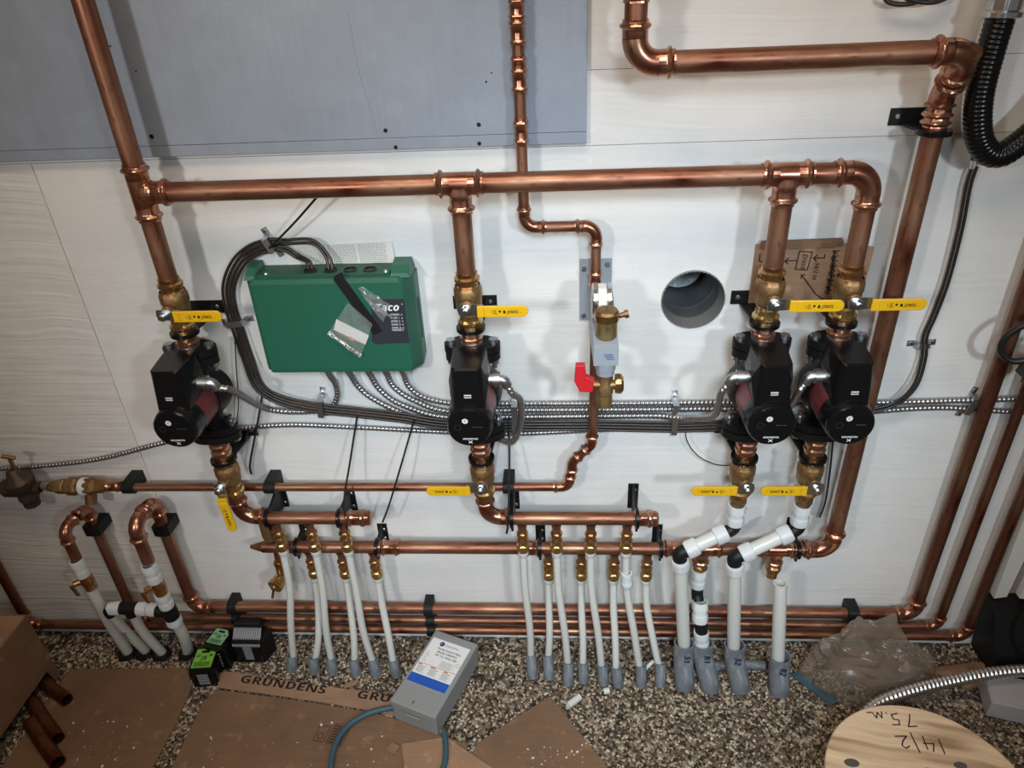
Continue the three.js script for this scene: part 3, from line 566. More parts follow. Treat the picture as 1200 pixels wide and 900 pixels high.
{
  const t = thing('thick_tube', 'chain of white and black plastic fittings below a return tee into sleeve R1', 'tube', [.29, .1, .09]);
  mesh('union', lathe(COLLAR(1.02), [.284, .254, ZR], UPV, 24), M.pexFit, t);
  mesh('black_elbow', sweep([[.284, .235, ZR], [.284, .212, ZR + .006], [.285, .200, ZR + .016]], .0125, { n: 10, radial: 16 }), M.blackMatte, t);
  mesh('union', lathe(COLLAR(1.0), [.288, .186, .086], [-.03, 1, -.30], 24), M.pexFit, t);
  mesh('black_elbow', sweep([[.291, .168, .092], [.292, .150, .098], [.2935, .136, .099]], .0138, { n: 10, radial: 16 }), M.blackMatte, t);
  mesh('union', lathe(COLLAR(.96), [.295, .118, .099], [-.12, 1, 0], 24), M.pexFit, t);
  mesh('pipe', sweep([[.296, .11, .099], [.302, .06, .104]], .0135, { n: 4, radial: 18 }), M.pex, t);
}
{
  const t = thing('thick_tube', 'thick white tube cut off open at the top, standing loose in sleeve R2', 'tube', [.46, .05, .12]);
  mesh('pipe', hollow([[.436, .286, .1], [.447, .17, .11], [.459, .05, .119]], .0135, .0105), M.pex, t);
}
function bigSleeve(txt, label, b, tp, h, face) {
  const t = thing('pipe_sleeve', label, 'pipe sleeve', [b[0], 0, b[1]]);
  const pts = [[b[0], .0, b[1]], [b[0] * .6 + tp[0] * .4, h * .3, b[1] * .6 + tp[1] * .4], [b[0] * .12 + tp[0] * .88, h * .68, b[1] * .12 + tp[1] * .88], [tp[0], h, tp[1]]];
  mesh('conduit', hollow(pts, .0215, .0188, { n: 14, radial: 26 }), M.pvc, t);
  wrapPrint('print', .0215, 1.2, .04, 96, 160, (x, w, hh) => { x.clearRect(0, 0, w, hh); x.save(); x.translate(w / 2, hh / 2); x.rotate(Math.PI / 2 + .1); x.fillStyle = '#101a3c'; x.font = 'italic bold 68px sans-serif'; x.textAlign = 'center'; x.fillText(txt, 0, 22); x.restore(); }, t, pts[2].map((v, i) => v * .55 + pts[1][i] * .45), pts[3], face, .0012);
}
bigSleeve('S1', 'big grey plastic sleeve marked S1 in the floor around a white tube', [.263, .132], [.259, .10], .105, .15);
bigSleeve('R1', 'big leaning grey plastic sleeve marked R1 beside sleeve S1', [.319, .137], [.299, .099], .105, .15);
bigSleeve('S2', 'big grey plastic sleeve marked S2 in the floor around a white tube', [.383, .136], [.366, .101], .102, .05);
bigSleeve('R2', 'big grey plastic sleeve marked R2 around the open cut-off tube', [.463, .142], [.460, .118], .088, .05);
tag(mesh('tube_offcut', sweep([[.325, .012, .088], [.39, .013, .082], [.445, .014, .085]], .0105, { radial: 14 }), M.pvc), 'grey-white tube lying level on the floor behind the big sleeves', 'tube');

// ---------------------------------------------------------------- copper hooks and tubes at the dark end
function hook(label, x, zb, zf, r, ytop, yb, pipeEnd) {
  const t = thing('copper_hook', label, 'copper pipe', [x, yb, zb]);
  const zm = (zb + zf) / 2;
  mesh('back_pipe', cyl([x, ytop - .03, zb], [x, pipeEnd, zb], r, 22), M.copper, t);
  mesh('elbow', elbowGeo([x, ytop, zb], DOWN, [(r < .011 ? -.008 : -.004), 0, zf - zb], r, 1.9 * r, 1.2 * r), M.fit, t);
  const xf = x - (r < .011 ? .008 : .004);
  mesh('elbow', elbowGeo([xf, ytop, zf], [x - xf, 0, zb - zf], DOWN, r, 1.9 * r, 1.4 * r), M.fit, t);
  mesh('front_stub', cyl([xf, ytop - .03, zf], [xf, yb, zf], r, 22), M.copper, t);
  return t;
}
const HX = [-1.010, -.856];
hook('thinner copper pipe bent over as a hook below the brass union', HX[0], .032, .104, .0105, .424, .342, .10);
hook('thicker copper pipe bent over as a hook below the valve with hanging lever', HX[1], .032, .108, .0128, .443, .342, .145);
HX.forEach((x, i) => {
  const t = thing('pipe_clip', i ? 'black clip holding the thicker copper hook to the wall' : 'black clip holding the thinner copper hook to the wall', 'pipe clip', [x, .37, 0]);
  mesh('clip', [extY([[x - .006, 0], [x + .018, 0], [x + .018, .006], [x + .017, .044], [x + .010, .0495], [x - .012, .0495], [x - .0175, .046], [x - .0175, .020], [x - .008, .012]], .356, .380)], M.blackMatte, t);
});
{
  const t = thing('tube_assembly', 'white tubes with black tees and a small brass valve below the thinner hook', 'tube', [-1.0, .2, .11]);
  const x = HX[0] - .010;
  mesh('union', lathe(COLLAR(.80), [x + .002, .330, .118], [-.05, 1, 0], 22), M.pexFit, t);
  mesh('valve_body', [lathe([[.010, .018], [.0135, .017], [.0135, -.004], [.0125, -.006], [.0125, -.020], [.010, -.021]], [x + .005, .292, .118], [-.1, 1, 0], 20), cyl([x - .004, .298, .126], [x - .014, .300, .136], .0065, 12)], M.brass, t);
  mesh('valve_handle', place(new RoundedBoxGeometry(.009, .030, .004, 1, .0015), [x - .014, .285, .139], new THREE.Quaternion().setFromEuler(new THREE.Euler(0, 0, .25))), M.brass, t);
  mesh('pipe', sweep([[x + .004, .285, .118], [x + .002, .22, .114], [x - .010, .12, .096], [-1.036, .012, .078]], .0118, { n: 26, radial: 18 }), M.pex, t);
  t.position.y -= .011; t.position.z -= .012;
}
{
  const t = thing('tube_assembly', 'white tube with brass valve, black tees and crosspiece below the thicker hook', 'tube', [-.86, .2, .115]);
  const x = HX[1] - .005;
  mesh('union', lathe(COLLAR(.92), [x, .322, .122], [-.03, 1, 0], 22), M.pexFit, t);
  mesh('valve_body', [lathe([[.012, .018], [.0150, .017], [.0150, -.004], [.0138, -.006], [.0138, -.020], [.012, -.021]], [x + .001, .281, .121], [-.05, 1, 0], 20), cyl([x - .006, .287, .130], [x - .016, .289, .142], .0068, 12)], M.brass, t);
  mesh('valve_handle', place(new RoundedBoxGeometry(.009, .030, .004, 1, .0015), [x - .018, .272, .145], new THREE.Quaternion().setFromEuler(new THREE.Euler(0, 0, .25))), M.brass, t);
  mesh('union', lathe(COLLAR(.92), [x + .0, .240, .119], [-.02, 1, .03], 22), M.pexFit, t);
  mesh('black_tee', [cyl([x, .218, .118], [x, .182, .116], .0165, 18), cyl([x, .200, .117], [x - .028, .203, .117], .0150, 18)], M.blackMatte, t);
  mesh('nut', lathe(NUT(.95), [x, .171, .115], [0, 1, 0], 22), M.pexFit, t);
  mesh('pipe', sweep([[x, .185, .116], [x - .006, .10, .098], [-.890, .012, .074]], .0125, { n: 18, radial: 18 }), M.pex, t);
  mesh('nut', lathe(NUT(.84), [x - .036, .204, .116], [1, -.05, 0], 22), M.pexFit, t);
  mesh('sleeve', cyl([x - .044, .205, .116], [x - .056, .206, .116], .0115, 18), M.pex, t);
  mesh('nut', lathe(NUT(.84), [x - .062, .206, .116], [1, -.05, 0], 22), M.pexFit, t);
  mesh('black_tee', [cyl([x - .070, .207, .116], [x - .108, .208, .115], .0148, 18), cyl([x - .090, .208, .116], [x - .092, .186, .114], .0130, 18)], M.blackMatte, t);
  mesh('pipe', sweep([[x - .090, .196, .115], [x - .096, .11, .1], [-.952, .012, .078]], .0105, { n: 16, radial: 18 }), M.pex, t);
  mesh('nut', lathe(NUT(.80), [x - .112, .208, .115], [1, -.02, 0], 22), M.pexFit, t);
  mesh('nut', lathe(NUT(.80), [x - .124, .208, .118], [1, -.02, 0], 22), M.pexFit, t);
  mesh('black_elbow', sweep([[x - .126, .208, .120], [x - .135, .207, .122], [x - .136, .190, .120]], .0108, { n: 10, radial: 16 }), M.blackMatte, t);
  const p4 = mesh('pipe', sweep([[x - .136, .194, .120], [x - .138, .11, .098], [-.994, .012, .074]], .0105, { n: 16, radial: 18 }), M.pex, t);
  wrapPrint('print', .0105, 1.8, .07, 64, 200, (c, w, h) => { c.clearRect(0, 0, w, h); c.save(); c.translate(w / 2, h / 2); c.rotate(Math.PI / 2); c.fillStyle = '#15181c'; c.font = 'italic 46px sans-serif'; c.textAlign = 'center'; c.fillText('Return', 0, 14); c.restore(); }, p4, [x - .139, .070, .0865], [x - .1375, .140, .106], .2, .0012);
  t.position.y -= .011; t.position.z -= .012;
}
[[-1.036, .066], [-.994, .062], [-.952, .066], [-.890, .062]].forEach(([x, z], i) => tag(mesh('floor_collar', (() => { const g = lathe([[.013, .010], [.019, .010], [.023, .0]], [x, 0, z + .004], UPV, 16); return g; })(), M.blackMatte), `dark floor collar under the copper hooks, ${ORD[3 - i]} from the batteries`, 'floor collar', 'dark collars under the copper hooks'));

// ---------------------------------------------------------------- level copper pipes along the floor
const FP = [[.119, .0126, HX[1], .764, M.copper], [.081, .0092, HX[0], .823, M.copper], [.049, .0105, -1.292, .889, M.copper]], ZF = .026;
const fpLabel = ['upper of the three copper pipes along the foot of the wall', 'thin middle one of the three copper pipes along the foot of the wall', 'lowest of the three copper pipes along the foot of the wall'];
FP.forEach(([y, r, x0, x1, m], i) => {
  const t = thing('floor_pipe', fpLabel[i], 'copper pipe', [x0, y, ZF]), zz = i === 0 ? ZF : ZF;
  mesh('level_pipe', cyl([x0 + 2 * r, y, ZF], [x1 - 2 * r, y, ZF], r, 22), m, t);
  mesh('elbow', elbowGeo([x1, y, ZF], LEFT, UPV, r, 2 * r, 1.4 * r), M.fit, t);
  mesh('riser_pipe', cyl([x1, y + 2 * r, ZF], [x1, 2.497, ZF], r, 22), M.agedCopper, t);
  if (i < 2) { mesh('elbow', elbowGeo([x0, y, ZF + .004], RIGHT, UPV, r, 2 * r, 1.4 * r), M.fit, t); }
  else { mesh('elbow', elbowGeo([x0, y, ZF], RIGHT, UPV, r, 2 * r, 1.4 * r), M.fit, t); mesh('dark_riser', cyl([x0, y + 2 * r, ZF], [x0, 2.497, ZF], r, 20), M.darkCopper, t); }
});
function strap(label, x, ys, w = .020) {
  const t = thing('pipe_clip', label, 'pipe clip', [x, ys[0][0], 0]);
  for (const [y, r, z] of ys) {
    const o = [], ro = r + .005; o.push([0, y - ro], [z, y - ro]); for (let k = 1; k < 10; k++) { const a = -Math.PI / 2 + k / 10 * Math.PI; o.push([z + ro * Math.cos(a), y + ro * Math.sin(a)]); } o.push([z, y + ro], [0, y + ro]);
    const h = []; mesh('loop', extX(o, x - w / 2, x + w / 2, [[-z, y, r * 1.01]]), M.blackMatte, t);
  }
}
const trip = FP.map(([y, r]) => [y, r, ZF]);
strap('black plastic clips on the floor pipes behind the finned black transformer', -.765, trip);
strap('black plastic clips on the floor pipes behind the grey control box', -.306, trip);
strap('black plastic clips on the floor pipes behind the plastic bag', .632, [[.119, .0126, ZF]], .024);

// ---------------------------------------------------------------- thin copper line
const ZS = .040, RT = .0086, YS = .484;
{
  const t = thing('thin_copper_line', 'thin copper line running level behind the pumps and up past the air vent', 'copper pipe', [-.4, YS, ZS]);
  mesh('level_pipe', cyl([-.93, YS, ZS], [-.015, YS, ZS], RT, 20), M.copper, t);
  mesh('elbow', elbowGeo([.014, YS, ZS], LEFT, [.1, 1, 0], RT, .017, .014), M.fit, t);
  const a = V(.020, .545, ZS), b = V(.058, .588, ZS), d = b.clone().sub(a).normalize();
  mesh('offset_elbow', elbowGeo(a, DOWN, d, RT, .008, .015), M.fit, t);
  mesh('offset_pipe', cyl([.018, .505, ZS], a, RT, 20), M.fit, t);
  mesh('offset_elbow', elbowGeo(b, d.clone().negate(), UPV, RT, .008, .015), M.fit, t);
  mesh('offset_pipe', cyl(a, b, RT, 20), M.fit, t);
  mesh('upright_pipe', cyl([.059, .60, ZS], [.060, .826, ZS], RT, 20), M.copper, t);
}
{
  const t = thing('thin_copper_riser', 'thin copper riser with press couplings stepping sideways above the air vent bracket', 'copper pipe', [.059, .94, ZS]);
  const xa = .059, xb = -.056, y = 1.016;
  mesh('lower_pipe', cyl([xa, .905, ZS], [xa, y - .02, ZS], RT, 20), M.copper, t);
  mesh('coupling', couplingGeo([xa, .925, ZS], UPV, RT, .016), M.fit, t);
  mesh('elbow', elbowGeo([xa, y, ZS], DOWN, LEFT, RT, .020, .015), M.fit, t);
  mesh('cross_pipe', cyl([xa - .02, y, ZS], [xb + .02, y, ZS], RT, 20), M.copper, t);
  mesh('elbow', elbowGeo([xb, y, ZS], RIGHT, UPV, RT, .020, .015), M.fit, t);
  mesh('upper_pipe', cyl([xb, y + .02, ZS], [xb, 2.497, ZS], RT, 20), M.copper, t);
  mesh('coupling', couplingGeo([xb, 1.165, ZS], UPV, RT, .020), M.fit, t);
  for (const [yy, h] of [[1.238, .018], [1.258, .012], [1.300, .018], [1.330, .014]]) mesh('coupling', couplingGeo([xb, yy, ZS], UPV, RT * 1.04, h), M.fit, t);
}
strap('black clip on the thin copper line next to the brass union', -.890, [[YS, RT, ZS]], .024);
strap('black clip on the thin copper line above the three-outlet manifold', -.592, [[YS, RT, ZS]], .022);
strap('black clip on the thin copper line above the four-outlet manifold', -.106, [[YS, RT, ZS]], .022);
{ // brass union and regulator
  const y = YS + .002, z = ZS;
  const t = thing('brass_union', 'brass backflow fitting with a white label band on the thin copper line', 'valve', [-.99, y, z]);
  const pr = [[.009, 0], [.0125, 0], [.0125, .018], [.0155, .020], [.0185, .028], [.0185, .038], [.0165, .041], [.0165, .052]];
  mesh('body', [lathe([[.0075, -.066], [.011, -.066], [.011, -.056], [.014, -.055], [.016, -.048], [.016, -.036], [.0150, -.034], [.0185, -.028], [.0195, -.010], [.0175, -.006], [.0175, .010], [.0195, .013], [.0195, .026], [.0175, .028], [.0145, .034], [.0145, .046], [.0105, .048], [.0105, .058], [.0085, .060]], [-.993, y, z], RIGHT, 8), cyl([-.975, y - .012, z + .004], [-.978, y - .036, z + .012], .0115, 14)], M.brassCast, t);
  mesh('label_band', lathe([[.0182, -.006], [.0182, .010]], [-.986, y, z], RIGHT, 24), M.label, t);
  mesh('press_end', couplingGeo([-.925, y, z], RIGHT, RT, .016), M.fit, t);
  mesh('nipple', [cyl([-1.085, y, z], [-1.055, y, z], .0085, 16), lathe([[.009, 0], [.011, .001], [.011, .005], [.009, .006]], [-1.066, y, z], RIGHT, 16)], M.steel, t);
  const u = thing('pressure_regulator', 'dark bronze pressure regulator with a small T-shaped adjusting screw', 'valve', [-1.12, y, z]);
  mesh('body', [lathe([[.009, -.090], [.013, -.088], [.013, -.05], [.020, -.045], [.020, -.018], [.0165, -.012], [.0165, .012], [.012, .016], [.012, .03], [.0085, .031]], [-1.11, y, z + .004], RIGHT, 8)], M.bronze, u);
  mesh('bonnet', [lathe([[.020, -.006], [.026, .006], [.0285, .018], [.0285, .026], [.018, .034], [.012, .050], [.008, .054], [0, .054]], [-1.115, y, z + .006], [0, 1, .12], 20)], M.bronze, u);
  mesh('bottom_plug', [lathe([[.018, -.004], [.020, -.024], [.016, -.034], [.016, -.044], [0, -.045]], [-1.112, y, z + .006], [0, 1, .0], 8)], M.bronze, u);
  mesh('adjusting_screw', [cyl([-1.110, y + .05, z + .01], [-1.106, y + .088, z + .014], .004, 12), cyl([-1.118, y + .09, z + .016], [-1.096, y + .082, z + .012], .0042, 12)], M.brassCast, u);
  const w = thing('union_nut', 'dark bronze union and pipe leading into the pressure regulator', 'pipe fitting', [-1.25, y, z]);
  mesh('pipe', cyl([-1.69, y, z + .004], [-1.20, y, z + .004], .0115, 18), M.bronze, w);
}

// ---------------------------------------------------------------- air vent bracket
{
  const t = thing('expansion_tank_bracket', 'grey steel wall bracket carrying gauge and air vent on the thin copper line', 'bracket', [.06, .83, 0]);
  const pl = ext([[.034, .831], [.088, .831], [.088, .945], [.034, .945]], .002, .0006, [[.041, .925, .0035], [.041, .932, .0035], [.081, .838, .003]]); mesh('wall_plate', pl, M.greyPaint, t);
  mesh('bar', (() => { const g = extX([[.002, .899], [.002, .815], [.012, .812], [.18, .838], [.18, .868], [.17, .871]], .051, .0895); return g; })(), M.greyPaint, t);
  mesh('neck', lathe([[.0165, .022], [.0165, -.010], [.0145, -.014], [.0145, -.020], [.008, -.021]], [.0705, .835, .163], UPV, 24), M.greyPaint, t);
  for (const [x, y] of [[.041, .928], [.081, .935], [.041, .840]]) mesh('bolt', lathe([[0, .004], [.0040, .0035], [.0055, 0]], [x, y, .0026], OUT, 8), M.zinc, t);
  print('print', .022, .014, 128, 80, (x) => { x.clearRect(0, 0, 128, 80); x.strokeStyle = '#26449a'; x.lineWidth = 5; for (let k = 0; k < 5; k++) { x.beginPath(); x.moveTo(14 + k * 8, 14 + k * 12); x.lineTo(96 + k * 5, 8 + k * 13); x.stroke(); } }, t, [.0745, .853, .1801]);
}
{
  const t = thing('pressure_gauge', 'round steel pressure gauge with a white label standing on the grey bracket', 'gauge', [.067, .885, .1]);
  mesh('case', [lathe([[0, -.016], [.026, -.016], [.0285, -.014], [.0285, -.008], [.0272, -.007], [.0272, .007], [.0285, .008], [.0285, .014], [.026, .016], [0, .016]], [.0668, .912, .098], RIGHT, 36)], M.steel, t);
  mesh('label', lathe([[.0275, -.0065], [.0275, .0065]], [.0668, .912, .098], RIGHT, 36), M.label, t);
  mesh('stem', cyl([.0668, .874, .098], [.0668, .888, .098], .006, 12), M.brass, t);
}
{
  const t = thing('air_vent', 'brass automatic air vent pot with side nipple on the grey bracket', 'air vent', [.071, .872, .15]);
  mesh('pot', lathe([[.006, -.001], [.0145, 0], [.0165, .004], [.0168, .028], [.0185, .030], [.0190, .036], [.0185, .042], [.0182, .044], [.0165, .047], [.010, .0485], [0, .049]], [.0715, .873, .150], UPV, 26), M.brassCast, t);
  mesh('cap_knurl', lathe([[.0180, .030], [.0196, .031], [.0196, .042], [.0180, .043]], [.0715, .873, .150], UPV, 14), M.brass, t);
  mesh('side_nipple', [cyl([.0885, .909, .150], [.101, .912, .150], .0042, 12), cyl([.0985, .9115, .150], [.105, .913, .150], .0068, 8)], M.brassCast, t);
  mesh('base_nipple', cyl([.0715, .8695, .150], [.0715, .875, .150], .009, 14), M.greyPaint, t);
}
{
  const t = thing('drain_ball_valve', 'small brass valve with a red handle and cap under the grey bracket', 'valve', [.07, .79, .163]);
  mesh('body', [lathe([[.0085, .021], [.0125, .020], [.0125, .004], [.0135, .002], [.0135, -.016], [.0120, -.018], [.0125, -.022], [.0125, -.040], [0, -.040]], [.0705, .795, .163], UPV, 18), cyl([.052, .795, .166], [.088, .795, .166], .0078, 14)], M.brassCast, t);
  mesh('cap', [lathe([[.008, 0], [.0155, 0], [.0165, .003], [.0165, .009], [.0145, .011], [.012, .013], [0, .013]], [.0865, .797, .166], RIGHT, 14)], M.brass, t);
  const hd = ext([[.0, -.012], [.018, -.013], [.021, -.006], [.021, .006], [.008, .014], [.006, .034], [-.006, .034], [-.008, .006]], .010, .0015); place(hd, [.031, .797, .158]); mesh('handle', hd, M.red, t);
}
// ---------------------------------------------------------------- vent hole in the wall
{
  const t = thing('wall_duct', 'galvanised round duct with a crimped edge set in the round wall hole', 'duct', [.23, .866, -.12]);
  const c = [.230, .866, 0], n = 96;
  const shell = (rings, crimp) => {
    const pos = [], idx = [];
    rings.forEach(([r, z], k) => { for (let j = 0; j < n; j++) { const a = j / n * Math.PI * 2, q = crimp && k > 1 ? (j % 2 ? .0011 : -.0007) : 0; pos.push(c[0] + (r + q) * Math.cos(a), c[1] + (r + q) * Math.sin(a), z); } });
    for (let k = 0; k < rings.length - 1; k++) for (let j = 0; j < n; j++) { const a = k * n + j, b = k * n + (j + 1) % n; idx.push(a, b, a + n, b, b + n, a + n); }
    const g = new THREE.BufferGeometry(); g.setAttribute('position', new THREE.Float32BufferAttribute(pos, 3)); g.setIndex(idx); g.computeVertexNormals(); return g;
  };
  mesh('collar', shell([[.0542, .001], [.0540, .004], [.0526, .0045], [.0520, -.004], [.0505, -.018], [.0492, -.032], [.0500, -.0325]], true), M.galvRim, t);
  mesh('inner_pipe', shell([[.0512, -.030], [.0530, -.040], [.0530, -.074], [.0505, -.076], [.0505, -.082], [.0530, -.084], [.0530, -.24]], false), M.galv, t);
  const dm = place(new THREE.CylinderGeometry(.0485, .0485, .0012, 40), [c[0], c[1], -.175], new THREE.Quaternion().setFromEuler(new THREE.Euler(Math.PI / 2 - .3, 0, .2))); mesh('damper', dm, M.galv, t);
}

// ---------------------------------------------------------------- cardboard note behind the pump drops
{
  const t = thing('cardboard_sign', 'brown cardboard piece with handwritten wiring sketch behind the two neighbouring valves', 'sign', [.42, .85, .01]);
  const g = ext([[.324, .853], [.510, .846], [.514, .957], [.432, .969], [.324, .966]], .0035, .0004); g.translate(0, 0, .004); mesh('sheet', g, M.card, t);
  mesh('folded_edge', place(new THREE.BoxGeometry(.128, .010, .012), [.395, .968, .013], new THREE.Quaternion().setFromEuler(new THREE.Euler(.2, 0, .02))), M.cardDark, t);
  print('print', .180, .108, 1024, 614, (x, w, h) => {
    x.clearRect(0, 0, w, h); x.strokeStyle = '#14100e'; x.fillStyle = '#14100e'; x.lineWidth = 11; x.lineCap = 'round';
    const ln = (...p) => { x.beginPath(); p.forEach((q, i) => i ? x.lineTo(...q) : x.moveTo(...q)); x.stroke(); };
    const rt = (s, px, py, sz, a = Math.PI / 2) => { x.save(); x.translate(px, py); x.rotate(a); x.font = `italic bold ${sz}px sans-serif`; x.fillText(s, 0, 0); x.restore(); };
    ln([380, 60], [500, 70], [480, 250], [370, 240], [380, 60]); rt('Disco', 420, 85, 62); ln([370, 150], [260, 155], [290, 125]); ln([260, 155], [292, 185]);
    ln([620, 130], [520, 130], [548, 104]); ln([520, 130], [548, 160]); ln([620, 130], [618, 100]); rt('14/2 to', 545, 170, 54);
    rt('Aquastat pump', 690, 60, 60); for (let k = 0; k < 18; k++) ln([684 + (k % 3) * 14, 70 + k * 24], [744 - (k % 2) * 16, 62 + k * 25]); ln([700, 60], [720, 480]);
    ln([690, 560], [600, 500], [520, 400], [440, 300]); ln([470, 296], [436, 298], [440, 334]); rt('Power', 760, 420, 52); rt('14/2', 30, 170, 56); ln([20, 80], [20, 150], [50, 160]); ln([70, 80], [120, 80], [120, 150], [70, 150]);
  }, t, [.418, .910, .0082]);
}

// ---------------------------------------------------------------- green zone controller
{
  const t = thing('zone_controller', 'green zone valve controller box with a dark label panel on the wall', 'control box', [-.39, .768, 0]);
  const plan = [[-.536, 0], [-.536, .034], [-.532, .046], [-.524, .062], [-.518, .065], [-.268, .065], [-.262, .063], [-.249, .036], [-.247, .030], [-.247, 0]];
  const cover = extY(plan, .772, .936), cut = extY(plan.map(([x, z]) => [(x + .3915) * .985 - .3915, z * .93]), .764, .772);
  const slope = new ConvexGeometry([[-.5345, .936, .001], [-.5345, .936, .036], [-.520, .936, .0645], [-.266, .936, .0645], [-.2485, .936, .036], [-.2485, .936, .001], [-.530, .944, .001], [-.530, .944, .034], [-.255, .944, .001], [-.255, .944, .034], [-.516, .942, .058], [-.27, .942, .058]].map(P));
  mesh('cover', [cover, cut, slope], M.green, t);
  for (const [x0, x1] of [[-.534, -.512], [-.284, -.249]]) mesh('cover_horn', new ConvexGeometry([[x0, .940, .002], [x1, .940, .002], [x0, .940, .054], [x1, .940, .054], [x0 + .002, .957, .002], [x1 - .004, .957, .002], [x0 + .002, .955, .034], [x1 - .004, .955, .034], [x0 + .003, .947, .052], [x1 - .004, .947, .052]].map(P)), M.green, t);
  mesh('base_top', box(-.512, -.284, .940, .9475, .003, .050, .001), M.greenDark, t);
  for (const x of [-.423, -.388, -.354, -.320]) mesh('cable_port', [lathe([[.0095, .0], [.0115, .0005], [.0115, .002], [.0095, .0025]], [x, .9472, .034], UPV, 20), lathe([[0, .0006], [.0096, .0006]], [x, .9472, .034], UPV, 20)], M.tie, t);
  for (const x of [-.497, -.291]) mesh('screw', lathe([[0, .003], [.0035, .0025], [.0045, 0]], [x, .9475, .044], UPV, 10), M.zinc, t);
  for (const x of [-.440, -.405, -.372, -.341, -.307]) mesh('screw', lathe([[0, -.004], [.0032, -.0035], [.004, 0]], [x, .764, .045], UPV, 10), M.zinc, t);
  mesh('side_latch', box(-.2475, -.2455, .812, .888, .014, .024, .0008), M.greenDark, t);
  const lp = mesh('label_panel', ext([[-.327, .828], [-.322, .822], [-.262, .824], [-.2615, .907], [-.316, .907]], .0006, .0002).translate(0, 0, .0652), M.labelDark, t);
  print('print', .054, .078, 384, 555, (x, w, h) => {
    x.clearRect(0, 0, w, h); x.fillStyle = '#eef0f2'; x.font = 'italic bold 132px sans-serif'; x.fillText('Taco', 24, 118); x.font = '22px sans-serif'; x.fillText('®', 352, 40);
    x.font = '34px sans-serif'; ['POWER  o', 'ZONE 1  o', 'ZONE 2  o', 'ZONE 3  o', 'ZONE 4  o', 'PRIORITY'].forEach((s, i) => x.fillText(s, 200, 182 + i * 44 - (i === 5 ? 12 : 0)));
  }, lp, [-.2895, .863, .0662]);
}
{ // tape and little clear bags on it
  const q = new THREE.Quaternion().setFromAxisAngle(V(0, 0, 1), .475);
  const tp = thing('black_tape', 'strip of black tape stuck slantwise on the green controller box', 'tape', [-.338, .9, .066]);
  mesh('strip', place(new THREE.BoxGeometry(.0175, .118, .0008), [-.3405, .8965, .0668], q), M.tie, tp);
  mesh('strip_end', place(new THREE.BoxGeometry(.0175, .013, .0008), [-.3665, .9455, .0615], q.clone().multiply(new THREE.Quaternion().setFromAxisAngle(V(1, 0, 0), -.85))), M.tie, tp);
  const crumple = (pts, z, n, amp, s) => {               // wrinkled film between four corners
    const pos = [], uv = [], idx = [];
    for (let j = 0; j <= n; j++) for (let i = 0; i <= n; i++) { const u = i / n, v = j / n, p = [0, 1].map(k => (pts[0][k] * (1 - u) + pts[1][k] * u) * (1 - v) + (pts[3][k] * (1 - u) + pts[2][k] * u) * v); pos.push(p[0], p[1], z + amp * (.2 + fbm(u * .5 + s, v * .5 + s * .7, 9, 3) + .3 * Math.abs(Math.sin(u * 9 + v * 7 + s * 5))));  uv.push(u, v); }
    for (let j = 0; j < n; j++) for (let i = 0; i < n; i++) { const a = j * (n + 1) + i; idx.push(a, a + 1, a + n + 1, a + 1, a + n + 2, a + n + 1); }
    const g = new THREE.BufferGeometry(); g.setAttribute('position', new THREE.Float32BufferAttribute(pos, 3)); g.setAttribute('uv', new THREE.Float32BufferAttribute(uv, 2)); g.setIndex(idx); const f = g.toNonIndexed(); f.computeVertexNormals(); return f;
  };
  const b = thing('parts_bag', 'small clear plastic bag with white card and orange resistor taped to the green box', 'bag', [-.36, .82, .067]);
  mesh('film', [crumple([[-.401, .845], [-.355, .905], [-.319, .864], [-.350, .800]], .0690, 14, .005, .3)], M.clear, b);
  mesh('seam', [crumple([[-.401, .848], [-.396, .853], [-.346, .806], [-.350, .800]], .0705, 12, .005, .8)], M.foil, b);
  mesh('card', ext([[-.382, .872], [-.330, .840], [-.339, .822], [-.390, .852]], .0006).translate(0, 0, .0672), M.paper, b);
  mesh('resistor', [cyl([-.366, .838, .0695], [-.358, .832, .0695], .0026, 10), cyl([-.384, .846, .0695], [-.340, .824, .0695], .0005, 6)], M.orange, b);
  const c = thing('parts_bag', 'small crumpled clear bag of metal parts taped over the label of the green box', 'bag', [-.31, .87, .067]);
  mesh('film', [crumple([[-.334, .931], [-.326, .935], [-.284, .902], [-.300, .868]], .0690, 14, .007, .55)], M.clear, c);
  for (let k = 0; k < 5; k++) mesh('metal_strip', place(new THREE.BoxGeometry(.0022, rr(.03, .048), .0012), [-.312 + k * .004 + rr(-.002, .002), .897 - k * .003, .0690 + k * .0005], new THREE.Quaternion().setFromAxisAngle(V(0, 0, 1), rr(.55, .95))), M.foil, c);
}
{ // sheet of instructions behind the box
  const t = thing('instruction_sheet', 'crumpled printed paper sheet stuck on the wall behind the green box', 'paper', [-.37, .94, .002]);
  const g = new THREE.PlaneGeometry(.19, .055, 30, 8), p = g.attributes.position; for (let i = 0; i < p.count; i++) p.setZ(i, .0022 + .0035 * fbm(p.getX(i) * 3 + .5, p.getY(i) * 4 + .5, 8, 3)); g.computeVertexNormals();
  place(g, [-.378, .956, .0005], new THREE.Quaternion().setFromAxisAngle(V(0, 0, 1), .03));
  mesh('sheet', g, std({ roughness: .85, map: canvasTex(1024, 300, (x, w, h) => { x.fillStyle = '#dcdad4'; x.fillRect(0, 0, w, h); x.fillStyle = '#8c8a86'; for (let r = 0; r < 19; r++) for (let c = 0; c < 3; c++) { let px = 130 + c * 285; const e = px + 262; while (px < e - 12) { const l = 8 + hash2(px, r) * 26; x.fillRect(px, 14 + r * 14.6, Math.min(l, e - px), 5); px += l + 6; } } }) }), t);
}

